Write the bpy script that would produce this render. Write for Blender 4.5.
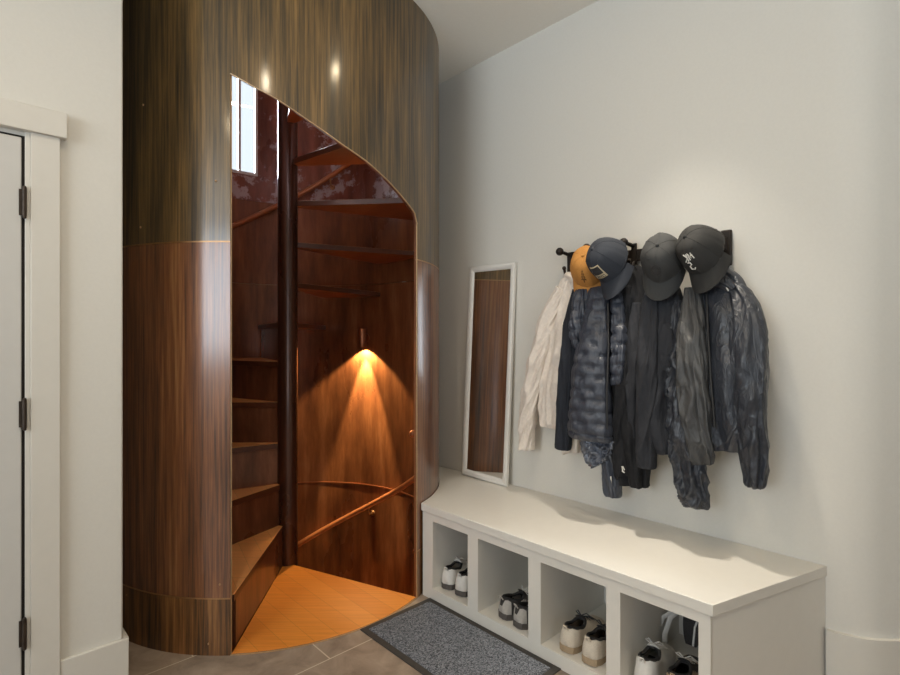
import bpy, bmesh, math, random
from math import sin, cos, pi, radians as R, sqrt, atan2, hypot
from mathutils import Vector, Matrix, noise

for o in list(bpy.data.objects):
    bpy.data.objects.remove(o)
SC = bpy.context.scene
COL = SC.collection

# ------------------------------------------------------------------ camera, world, light, exposure
cam = bpy.data.cameras.new('camera')
cam_o = bpy.data.objects.new('camera', cam)
COL.objects.link(cam_o)
cam_o.location = (0, 0, 1.33)
cam_o.rotation_euler = (pi / 2, 0, 0)
cam.sensor_width = 36
cam.lens = 36 * 525 / 900
cam.shift_y = 2.5 / 900
cam.clip_start = 0.02
SC.camera = cam_o

SC.view_settings.view_transform = 'Standard'
SC.view_settings.look = 'None'
SC.view_settings.gamma = 1
SC.view_settings.use_curve_mapping = False
SC.view_settings.exposure = -1.44

world = bpy.data.worlds.new('sky')
SC.world = world
world.use_nodes = True
wb = world.node_tree.nodes['Background']
wb.inputs['Color'].default_value = (0.80, 0.90, 1.0, 1)
wb.inputs['Strength'].default_value = 3.0


def area(name, loc, target, sx, sy, watts, color, shape='RECTANGLE', spread=180):
    l = bpy.data.lights.new(name, 'AREA')
    l.shape = shape
    l.size = sx
    l.size_y = sy
    l.energy = watts
    l.color = color
    l.spread = R(spread)
    o = bpy.data.objects.new(name, l)
    COL.objects.link(o)
    o.location = loc
    o.rotation_euler = (Vector(target) - Vector(loc)).to_track_quat('-Z', 'Y').to_euler()
    return o


DAY = (0.80, 0.90, 0.99)
WARM = (1.0, 0.87, 0.70)
# daylight at the wide window (in the wall behind the viewer)
area('daylight_wide_window', (-3.15, -2.56, 2.0), (-1.2, 1.5, 4.2), 2.4, 1.9, 232, DAY, spread=150)
# unseen fill light, added and aimed upward to brighten the ceiling
area('ceiling_fill', (1.2, -2.56, 1.25), (0.35, 2.2, 4.2), 2.0, 2.2, 33, DAY, spread=72)
# daylight at the stair window
area('daylight_stair_window', (-1.68, 4.02, 3.1), (-0.95, 3.1, 2.7), 0.32, 0.95, 360, DAY)
CEIL = 3.06
# ceiling downlights: (x, y, watts, beam)
DOWNLIGHTS = [(0.71, 1.995, 11, 58), (0.29, 1.67, 4, 120), (-0.64, 0.90, 13, 138), (-1.57, 0.13, 8, 138), (1.35, 0.55, 2, 120), (0.35, -0.30, 4, 138)]

# ------------------------------------------------------------------ plan of the place
psi = R(46.6)
A = Vector((sin(psi), cos(psi), 0))        # along the left wall, away from the viewer
B = Vector((-A.y, A.x, 0))                 # along the coat wall, away from the viewer
UP = Vector((0, 0, 1))
CX, CY = -0.986, 3.131                     # axis of the stair drum
RO = 0.92
O_BENCH = Vector((-0.156, 2.738, 0))       # front left end of the bench top
W0 = Vector((1.418, 1.975, 0))             # where the bench end meets the wall
BD = 0.619                                 # depth of the bench


def W(t, d, z):
    """coat wall: t to the right along it, d out of it, z up"""
    return W0 - B * t - A * d + UP * z


def BN(b, a, z):
    """bench: b to the right along its front, a into it, z up"""
    return O_BENCH - B * b + A * a + UP * z


def CYL(th, r, z):
    return Vector((CX + r * cos(R(th)), CY + r * sin(R(th)), z))


# ------------------------------------------------------------------ materials
def srgb(r, g, b):
    f = lambda c: (c / 255 / 12.92) if c / 255 <= 0.04045 else ((c / 255 + 0.055) / 1.055) ** 2.4
    return (f(r), f(g), f(b), 1)


def new_mat(name):
    m = bpy.data.materials.new(name)
    m.use_nodes = True
    nt = m.node_tree
    return m, nt, nt.nodes['Principled BSDF']


def plain(name, col, rough=0.5, metal=0.0, noise_scale=40, vary=0.06, bump=0.05, spec=0.5, stretch=(1, 1, 1), sheen=0, coat=0, detail=4):
    """a surface with slight procedural variation in tone and relief"""
    m, nt, p = new_mat(name)
    N, L = nt.nodes, nt.links
    tc = N.new('ShaderNodeTexCoord')
    mp = N.new('ShaderNodeMapping')
    mp.inputs['Scale'].default_value = stretch
    L.new(tc.outputs['Object'], mp.inputs['Vector'])
    nz = N.new('ShaderNodeTexNoise')
    nz.inputs['Scale'].default_value = noise_scale
    nz.inputs['Detail'].default_value = detail
    L.new(mp.outputs['Vector'], nz.inputs['Vector'])
    rp = N.new('ShaderNodeValToRGB')
    rp.color_ramp.elements[0].position = 0.3
    rp.color_ramp.elements[1].position = 0.7
    rp.color_ramp.elements[0].color = [c * (1 - vary) for c in col[:3]] + [1]
    rp.color_ramp.elements[1].color = [min(1, c * (1 + vary)) for c in col[:3]] + [1]
    L.new(nz.outputs['Fac'], rp.inputs['Fac'])
    L.new(rp.outputs['Color'], p.inputs['Base Color'])
    p.inputs['Roughness'].default_value = rough
    p.inputs['Metallic'].default_value = metal
    p.inputs['Specular IOR Level'].default_value = spec
    p.inputs['Sheen Weight'].default_value = sheen
    p.inputs['Coat Weight'].default_value = coat
    if bump:
        bp = N.new('ShaderNodeBump')
        bp.inputs['Strength'].default_value = bump
        bp.inputs['Distance'].default_value = 0.004
        L.new(nz.outputs['Fac'], bp.inputs['Height'])
        L.new(bp.outputs['Normal'], p.inputs['Normal'])
    return m


def streaked(name, stops, rough=0.28, metal=0.2, freq=14, zs=0.05, coat=0.3, blotch=None, rough_var=0.1, spec=0.5, band=3.2, band_z=0.45, coat_ior=1.5, coat_rough=0.14, blotch_range=(0.66, 0.80), blotch_scale=11):
    """vertical grain: noise stretched along z"""
    m, nt, p = new_mat(name)
    N, L = nt.nodes, nt.links
    tc = N.new('ShaderNodeTexCoord')
    mp = N.new('ShaderNodeMapping')
    mp.inputs['Scale'].default_value = (1, 1, zs)
    L.new(tc.outputs['Object'], mp.inputs['Vector'])
    n1 = N.new('ShaderNodeTexNoise')
    n1.inputs['Scale'].default_value = freq
    n1.inputs['Detail'].default_value = 9
    n1.inputs['Roughness'].default_value = 0.68
    L.new(mp.outputs['Vector'], n1.inputs['Vector'])
    n2 = N.new('ShaderNodeTexNoise')
    n2.inputs['Scale'].default_value = band
    n2.inputs['Detail'].default_value = 5
    mp2 = N.new('ShaderNodeMapping')
    mp2.inputs['Scale'].default_value = (1, 1, band_z)
    L.new(tc.outputs['Object'], mp2.inputs['Vector'])
    L.new(mp2.outputs['Vector'], n2.inputs['Vector'])
    mx = N.new('ShaderNodeMix')
    mx.data_type = 'FLOAT'
    mx.inputs['Factor'].default_value = 0.38
    L.new(n1.outputs['Fac'], mx.inputs[2])
    L.new(n2.outputs['Fac'], mx.inputs[3])
    rp = N.new('ShaderNodeValToRGB')
    els = rp.color_ramp.elements
    while len(els) < len(stops):
        els.new(0.5)
    for e, (pos, c) in zip(els, stops):
        e.position = pos
        e.color = c
    L.new(mx.outputs[0], rp.inputs['Fac'])
    col = rp.outputs['Color']
    if blotch:
        n3 = N.new('ShaderNodeTexNoise')
        n3.inputs['Scale'].default_value = blotch_scale
        n3.inputs['Detail'].default_value = 8
        n3.inputs['Roughness'].default_value = 0.7
        L.new(tc.outputs['Object'], n3.inputs['Vector'])
        r3 = N.new('ShaderNodeValToRGB')
        r3.color_ramp.elements[0].position = blotch_range[0]
        r3.color_ramp.elements[1].position = blotch_range[1]
        L.new(n3.outputs['Fac'], r3.inputs['Fac'])
        m3 = N.new('ShaderNodeMix')
        m3.data_type = 'RGBA'
        L.new(r3.outputs['Color'], m3.inputs['Factor'])
        L.new(col, m3.inputs[6])
        m3.inputs[7].default_value = blotch
        col = m3.outputs[2]
    L.new(col, p.inputs['Base Color'])
    mr = N.new('ShaderNodeMapRange')
    mr.inputs['To Min'].default_value = max(0.05, rough - rough_var)
    mr.inputs['To Max'].default_value = rough + rough_var
    L.new(n2.outputs['Fac'], mr.inputs['Value'])
    L.new(mr.outputs[0], p.inputs['Roughness'])
    p.inputs['Metallic'].default_value = metal
    p.inputs['Coat Weight'].default_value = coat
    p.inputs['Coat Roughness'].default_value = coat_rough
    p.inputs['Coat IOR'].default_value = coat_ior
    p.inputs['Specular IOR Level'].default_value = spec
    bp = N.new('ShaderNodeBump')
    bp.inputs['Strength'].default_value = 0.06
    bp.inputs['Distance'].default_value = 0.002
    L.new(n1.outputs['Fac'], bp.inputs['Height'])
    L.new(bp.outputs['Normal'], p.inputs['Normal'])
    return m


def boards(name, c1, c2, width=0.09, ang=0.0, rough=0.3):
    """strip-wood: boards of a given width along a direction in the floor plane, with fine grain"""
    m, nt, p = new_mat(name)
    N, L = nt.nodes, nt.links
    tc = N.new('ShaderNodeTexCoord')
    mp = N.new('ShaderNodeMapping')
    mp.inputs['Rotation'].default_value = (0, 0, -ang)
    L.new(tc.outputs['Object'], mp.inputs['Vector'])
    bk = N.new('ShaderNodeTexBrick')
    bk.inputs['Scale'].default_value = 1
    bk.inputs['Brick Width'].default_value = 2.0
    bk.inputs['Row Height'].default_value = width
    bk.inputs['Mortar Size'].default_value = 0.0012
    bk.inputs['Color1'].default_value = c1
    bk.inputs['Color2'].default_value = c2
    bk.inputs['Mortar'].default_value = [c * 0.72 for c in c1[:3]] + [1]
    bk.inputs['Bias'].default_value = 0.0
    L.new(mp.outputs['Vector'], bk.inputs['Vector'])
    mp2 = N.new('ShaderNodeMapping')
    mp2.inputs['Rotation'].default_value = (0, 0, -ang)
    mp2.inputs['Scale'].default_value = (2.5, 60, 4)
    L.new(tc.outputs['Object'], mp2.inputs['Vector'])
    nz = N.new('ShaderNodeTexNoise')
    nz.inputs['Scale'].default_value = 1.4
    nz.inputs['Detail'].default_value = 6
    L.new(mp2.outputs['Vector'], nz.inputs['Vector'])
    rp = N.new('ShaderNodeValToRGB')
    rp.color_ramp.elements[0].color = (0.74, 0.70, 0.66, 1)
    rp.color_ramp.elements[1].color = (1.12, 1.12, 1.12, 1)
    L.new(nz.outputs['Fac'], rp.inputs['Fac'])
    mx = N.new('ShaderNodeMix')
    mx.data_type = 'RGBA'
    mx.blend_type = 'MULTIPLY'
    mx.inputs['Factor'].default_value = 1
    L.new(bk.outputs['Color'], mx.inputs[6])
    L.new(rp.outputs['Color'], mx.inputs[7])
    L.new(mx.outputs[2], p.inputs['Base Color'])
    p.inputs['Roughness'].default_value = rough
    return m


def tile_mat():
    m, nt, p = new_mat('slate_tile')
    N, L = nt.nodes, nt.links
    tc = N.new('ShaderNodeTexCoord')
    mp = N.new('ShaderNodeMapping')
    mp.inputs['Rotation'].default_value = (0, 0, -atan2(A.y, A.x))
    mp.inputs['Location'].default_value = (0.4985, 0.109, 0)
    L.new(tc.outputs['Object'], mp.inputs['Vector'])
    bk = N.new('ShaderNodeTexBrick')
    bk.inputs['Scale'].default_value = 1
    bk.inputs['Brick Width'].default_value = 0.82
    bk.inputs['Row Height'].default_value = 0.409
    bk.inputs['Mortar Size'].default_value = 0.0028
    bk.inputs['Mortar Smooth'].default_value = 0.1
    bk.inputs['Color1'].default_value = (1, 1, 1, 1)
    bk.inputs['Color2'].default_value = (0.88, 0.87, 0.86, 1)
    bk.inputs['Mortar'].default_value = (1, 1, 1, 1)
    L.new(mp.outputs['Vector'], bk.inputs['Vector'])
    nz = N.new('ShaderNodeTexNoise')
    nz.inputs['Scale'].default_value = 7
    nz.inputs['Detail'].default_value = 10
    nz.inputs['Roughness'].default_value = 0.66
    nz.inputs['Distortion'].default_value = 0.6
    L.new(tc.outputs['Object'], nz.inputs['Vector'])
    rp = N.new('ShaderNodeValToRGB')
    rp.color_ramp.elements[0].position = 0.3
    rp.color_ramp.elements[1].position = 0.72
    rp.color_ramp.elements[0].color = srgb(128, 113, 99)
    rp.color_ramp.elements[1].color = srgb(182, 163, 144)
    L.new(nz.outputs['Fac'], rp.inputs['Fac'])
    mx = N.new('ShaderNodeMix')
    mx.data_type = 'RGBA'
    mx.blend_type = 'MULTIPLY'
    mx.inputs['Factor'].default_value = 1
    L.new(rp.outputs['Color'], mx.inputs[6])
    L.new(bk.outputs['Color'], mx.inputs[7])
    m2 = N.new('ShaderNodeMix')
    m2.data_type = 'RGBA'
    L.new(bk.outputs['Fac'], m2.inputs['Factor'])
    L.new(mx.outputs[2], m2.inputs[6])
    m2.inputs[7].default_value = srgb(205, 192, 172)
    L.new(m2.outputs[2], p.inputs['Base Color'])
    p.inputs['Roughness'].default_value = 0.48
    bp = N.new('ShaderNodeBump')
    bp.inputs['Strength'].default_value = 0.12
    bp.inputs['Distance'].default_value = 0.004
    L.new(nz.outputs['Fac'], bp.inputs['Height'])
    L.new(bp.outputs['Normal'], p.inputs['Normal'])
    return m


def carpet_mat():
    m, nt, p = new_mat('mat_pile')
    N, L = nt.nodes, nt.links
    tc = N.new('ShaderNodeTexCoord')
    vo = N.new('ShaderNodeTexVoronoi')
    vo.inputs['Scale'].default_value = 260
    L.new(tc.outputs['Object'], vo.inputs['Vector'])
    rp = N.new('ShaderNodeValToRGB')
    rp.color_ramp.elements[0].position = 0.15
    rp.color_ramp.elements[1].position = 0.85
    rp.color_ramp.elements[0].color = srgb(70, 73, 78)
    rp.color_ramp.elements[1].color = srgb(146, 149, 156)
    sp = N.new('ShaderNodeSeparateColor')
    L.new(vo.outputs['Color'], sp.inputs['Color'])
    L.new(sp.outputs['Red'], rp.inputs['Fac'])
    L.new(rp.outputs['Color'], p.inputs['Base Color'])
    p.inputs['Roughness'].default_value = 0.95
    p.inputs['Specular IOR Level'].default_value = 0.1
    bp = N.new('ShaderNodeBump')
    bp.inputs['Strength'].default_value = 0.8
    bp.inputs['Distance'].default_value = 0.004
    L.new(vo.outputs['Distance'], bp.inputs['Height'])
    L.new(bp.outputs['Normal'], p.inputs['Normal'])
    return m


def creased(name, col, rough, k, dist, spec=0.5, metal=0.0):
    m = plain(name, col, rough, metal, noise_scale=60, vary=0.06, bump=0, spec=spec)
    nt = m.node_tree
    p = nt.nodes['Principled BSDF']
    tc = nt.nodes.new('ShaderNodeTexCoord')
    n1 = nt.nodes.new('ShaderNodeTexNoise')
    n1.inputs['Scale'].default_value = k
    n1.inputs['Detail'].default_value = 3
    n1.inputs['Distortion'].default_value = 1.3
    mp = nt.nodes.new('ShaderNodeMapping')
    mp.inputs['Rotation'].default_value = (0.5, 0.6, 0.3)
    mp.inputs['Scale'].default_value = (1.6, 1.0, 0.55)
    nt.links.new(tc.outputs['Object'], mp.inputs['Vector'])
    nt.links.new(mp.outputs['Vector'], n1.inputs['Vector'])
    ab = nt.nodes.new('ShaderNodeMath')
    ab.operation = 'SUBTRACT'
    ab.inputs[1].default_value = 0.5
    nt.links.new(n1.outputs['Fac'], ab.inputs[0])
    a2 = nt.nodes.new('ShaderNodeMath')
    a2.operation = 'ABSOLUTE'
    nt.links.new(ab.outputs[0], a2.inputs[0])
    a3 = nt.nodes.new('ShaderNodeMath')
    a3.operation = 'POWER'
    a3.inputs[1].default_value = 0.6
    nt.links.new(a2.outputs[0], a3.inputs[0])
    bp = nt.nodes.new('ShaderNodeBump')
    bp.inputs['Strength'].default_value = 0.6
    bp.inputs['Distance'].default_value = dist
    bp.invert = True
    nt.links.new(a3.outputs[0], bp.inputs['Height'])
    nt.links.new(bp.outputs['Normal'], p.inputs['Normal'])
    return m


def emit(name, col, s):
    m, nt, p = new_mat(name)
    p.inputs['Base Color'].default_value = (0, 0, 0, 1)
    p.inputs['Emission Color'].default_value = col
    p.inputs['Emission Strength'].default_value = s
    return m


def glass_mat():
    m = bpy.data.materials.new('window_glass')
    m.use_nodes = True
    nt = m.node_tree
    nt.nodes.clear()
    out = nt.nodes.new('ShaderNodeOutputMaterial')
    tr = nt.nodes.new('ShaderNodeBsdfTransparent')
    gl = nt.nodes.new('ShaderNodeBsdfGlossy')
    gl.inputs['Roughness'].default_value = 0.02
    fr = nt.nodes.new('ShaderNodeFresnel')
    fr.inputs['IOR'].default_value = 1.3
    mx = nt.nodes.new('ShaderNodeMixShader')
    nt.links.new(fr.outputs[0], mx.inputs[0])
    nt.links.new(tr.outputs[0], mx.inputs[1])
    nt.links.new(gl.outputs[0], mx.inputs[2])
    nt.links.new(mx.outputs[0], out.inputs[0])
    return m


M = {}
M['wall'] = plain('wall_paint', srgb(222, 218, 209), 0.75, noise_scale=90, vary=0.012, bump=0.04, spec=0.25)
M['ceiling'] = plain('ceiling_paint', srgb(243, 238, 228), 0.85, noise_scale=90, vary=0.012, bump=0.04, spec=0.2)
M['trim'] = plain('trim_paint', srgb(218, 213, 203), 0.42, noise_scale=30, vary=0.01, bump=0.01)
M['door'] = plain('door_paint', srgb(206, 203, 197), 0.45, noise_scale=24, vary=0.01, bump=0.01)
M['bench'] = plain('bench_paint', srgb(228, 223, 213), 0.36, noise_scale=30, vary=0.01, bump=0.01)
M['tile'] = tile_mat()
M['drum_up'] = streaked('stained_veneer', [(0.34, srgb(32, 25, 15)), (0.45, srgb(74, 57, 30)), (0.54, srgb(108, 83, 44)), (0.68, srgb(156, 118, 66))],
                        rough=0.40, metal=0.12, freq=80, zs=0.024, coat=0.6, band=9, band_z=0.13, coat_ior=1.7, rough_var=0.08, coat_rough=0.15)
M['drum_mid'] = streaked('stained_veneer_polished', [(0.34, srgb(48, 29, 16)), (0.45, srgb(102, 62, 34)), (0.54, srgb(136, 84, 46)), (0.67, srgb(172, 124, 74))],
                         rough=0.38, metal=0.12, freq=80, zs=0.024, coat=0.7, band=9, band_z=0.13, coat_ior=1.7, rough_var=0.08, coat_rough=0.17)
M['drum_low'] = streaked('stained_veneer_plinth', [(0.36, srgb(46, 32, 18)), (0.45, srgb(96, 64, 33)), (0.53, srgb(132, 88, 46)), (0.64, srgb(176, 124, 70))],
                         rough=0.4, metal=0.2, freq=75, zs=0.03, coat=0.5, band=9, band_z=0.12, rough_var=0.08, coat_rough=0.15)
M['inner'] = streaked('rusted_lining', [(0.34, srgb(82, 48, 30)), (0.46, srgb(118, 72, 44)), (0.55, srgb(140, 88, 54)), (0.66, srgb(168, 112, 74))],
                      rough=0.3, metal=0.2, freq=13, zs=0.14, coat=0.25, blotch=srgb(150, 100, 72))
M['inner_patchy'] = streaked('rusted_lining_patchy', [(0.34, srgb(86, 48, 38)), (0.46, srgb(116, 68, 52)), (0.55, srgb(136, 82, 64)), (0.66, srgb(160, 108, 86))],
                      rough=0.3, metal=0.2, freq=13, zs=0.14, coat=0.4, blotch=srgb(178, 166, 168), blotch_range=(0.535, 0.575), blotch_scale=4.2)  # large pale grey noise blotches over the brown streaks
M['riser'] = streaked('rusted_riser', [(0.34, srgb(70, 42, 28)), (0.46, srgb(100, 62, 42)), (0.55, srgb(120, 76, 52)), (0.66, srgb(144, 98, 70))],
                      rough=0.3, metal=0.2, freq=12, zs=0.2, coat=0.2, blotch=srgb(130, 84, 62))
M['column'] = streaked('dark_steel_post', [(0.30, srgb(40, 24, 18)), (0.5, srgb(72, 44, 32)), (0.70, srgb(104, 70, 54))],
                       rough=0.28, metal=0.35, freq=20, zs=0.04, coat=0.3)
M['seam'] = plain('brass_seam', srgb(176, 134, 92), 0.35, 0.8, noise_scale=60, vary=0.15)
M['edge'] = plain('polished_cut_edge', srgb(190, 158, 120), 0.35, 0.4, noise_scale=60, vary=0.1)
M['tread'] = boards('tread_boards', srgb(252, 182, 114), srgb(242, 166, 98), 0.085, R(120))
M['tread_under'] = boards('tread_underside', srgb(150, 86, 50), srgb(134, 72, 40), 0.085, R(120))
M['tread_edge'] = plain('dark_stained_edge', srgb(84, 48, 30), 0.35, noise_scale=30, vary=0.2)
M['landing'] = boards('landing_boards', srgb(246, 158, 68), srgb(238, 148, 60), 0.105, atan2(-B.y, -B.x))
M['rail'] = plain('copper_rail', srgb(172, 108, 70), 0.32, 0.35, noise_scale=25, vary=0.12)
M['brass'] = plain('aged_brass', srgb(190, 150, 110), 0.3, 0.9, noise_scale=50, vary=0.1)
M['sconce'] = plain('copper_sconce', srgb(176, 116, 84), 0.3, 0.85, noise_scale=50, vary=0.1)
M['hinge'] = plain('bronze_hinge', srgb(70, 60, 52), 0.45, 0.7, noise_scale=60, vary=0.15)
M['iron'] = plain('black_iron', srgb(46, 40, 36), 0.5, 0.5, noise_scale=80, vary=0.2, bump=0.1)
M['frame'] = plain('white_frame', srgb(232, 228, 220), 0.4, noise_scale=60, vary=0.02, bump=0.02)
M['pile'] = carpet_mat()
M['rubber'] = plain('mat_rubber', srgb(62, 58, 54), 0.7, noise_scale=90, vary=0.15, bump=0.15)
M['dark_gap'] = plain('shadow_gap', srgb(40, 36, 32), 0.9, noise_scale=50)
M['glass'] = glass_mat()
M['winframe'] = plain('window_frame_paint', srgb(226, 226, 226), 0.5, noise_scale=40, vary=0.02)
M['pit'] = plain('pit_floor', srgb(70, 58, 48), 0.8, noise_scale=20, vary=0.1)
m_mir, nt_mir, p_mir = new_mat('mirror_silver')
p_mir.inputs['Metallic'].default_value = 1
p_mir.inputs['Base Color'].default_value = (0.90, 0.90, 0.90, 1)
p_mir.inputs['Roughness'].default_value = 0.015
M['mirror'] = m_mir
M['lens'] = emit('downlight_lens', (1.0, 0.80, 0.52, 1), 220)
# clothing
M['cream'] = creased('cream_canvas', srgb(228, 217, 205), 0.85, 11, 0.006, 0.2)
M['navy'] = creased('navy_jersey', srgb(44, 47, 54), 0.88, 9, 0.012, 0.25)

M['black'] = creased('black_jersey', srgb(36, 36, 38), 0.88, 9, 0.012, 0.25)
M['char'] = creased('charcoal_jersey', srgb(52, 53, 57), 0.88, 9, 0.012, 0.25)
M['nylon'] = creased('black_nylon', srgb(52, 55, 62), 0.36, 16, 0.012, 0.6)
M['puffer'] = creased('slate_quilted_nylon', srgb(64, 68, 78), 0.38, 34, 0.005)
M['nylon_grey'] = creased('grey_matte_nylon', srgb(70, 70, 70), 0.5, 14, 0.009)
M['lining'] = creased('silver_lining', srgb(128, 132, 142), 0.24, 40, 0.012, 0.6, 0.6)
M['white_mark'] = plain('white_print', srgb(226, 222, 212), 0.7, noise_scale=90, vary=0.04)
M['dark_mark'] = plain('dark_print', srgb(44, 43, 43), 0.6, noise_scale=90, vary=0.04)
M['tan'] = plain('tan_canvas', srgb(196, 136, 66), 0.85, noise_scale=200, vary=0.08, bump=0.12)
M['tan_dark'] = plain('tan_thread', srgb(120, 80, 38), 0.85, noise_scale=200, vary=0.08)
M['cap_navy'] = plain('navy_twill', srgb(46, 50, 58), 0.85, noise_scale=220, vary=0.08, bump=0.12)
M['cap_grey'] = plain('dark_grey_twill', srgb(62, 62, 61), 0.85, noise_scale=220, vary=0.08, bump=0.12)
M['cap_black'] = plain('black_twill', srgb(46, 45, 43), 0.82, noise_scale=220, vary=0.08, bump=0.12)
M['patch'] = plain('beige_patch_border', srgb(196, 182, 150), 0.8, noise_scale=120, vary=0.1)
# shoes
M['sh_white'] = plain('white_leather', srgb(226, 222, 214), 0.5, noise_scale=60, vary=0.04, bump=0.05)
M['sh_sole'] = plain('dark_sole', srgb(86, 80, 76), 0.7, noise_scale=80, vary=0.1, bump=0.1)
M['sh_dark'] = plain('dark_mesh', srgb(60, 56, 54), 0.85, noise_scale=220, vary=0.25, bump=0.2)
M['sh_grey'] = plain('grey_suede', srgb(178, 172, 164), 0.85, noise_scale=120, vary=0.08, bump=0.1)
M['sh_beige'] = plain('beige_mesh', srgb(214, 202, 184), 0.8, noise_scale=240, vary=0.1, bump=0.15)
M['sh_tan'] = plain('tan_suede', srgb(168, 146, 118), 0.85, noise_scale=120, vary=0.08, bump=0.1)
M['sh_in'] = plain('black_lining', srgb(42, 40, 40), 0.9, noise_scale=160, vary=0.1)
M['lace'] = plain('white_lace', srgb(222, 218, 212), 0.8, noise_scale=200, vary=0.06)
M['lace_dark'] = plain('dark_lace', srgb(58, 60, 66), 0.8, noise_scale=200, vary=0.1)


# ------------------------------------------------------------------ mesh helpers
def link_mesh(name, verts, faces, mats, parent=None, smooth=True, idx=None, sharp=35):
    me = bpy.data.meshes.new(name)
    me.from_pydata([tuple(v) for v in verts], [], faces)
    if not isinstance(mats, (list, tuple)):
        mats = [mats]
    for m in mats:
        me.materials.append(m)
    if idx:
        for p, i in zip(me.polygons, idx):
            p.material_index = i
    bm = bmesh.new()
    bm.from_mesh(me)
    bmesh.ops.remove_doubles(bm, verts=bm.verts, dist=1e-6)
    bmesh.ops.recalc_face_normals(bm, faces=bm.faces)
    bm.to_mesh(me)
    bm.free()
    if smooth:
        for p in me.polygons:
            p.use_smooth = True
        me.set_sharp_from_angle(angle=R(sharp))
    o = bpy.data.objects.new(name, me)
    COL.objects.link(o)
    if parent is not None:
        o.parent = parent
        o.matrix_parent_inverse = Matrix.Translation(parent.location).inverted() if parent.rotation_euler.to_matrix().is_identity else parent.matrix_basis.inverted()
    return o


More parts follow.
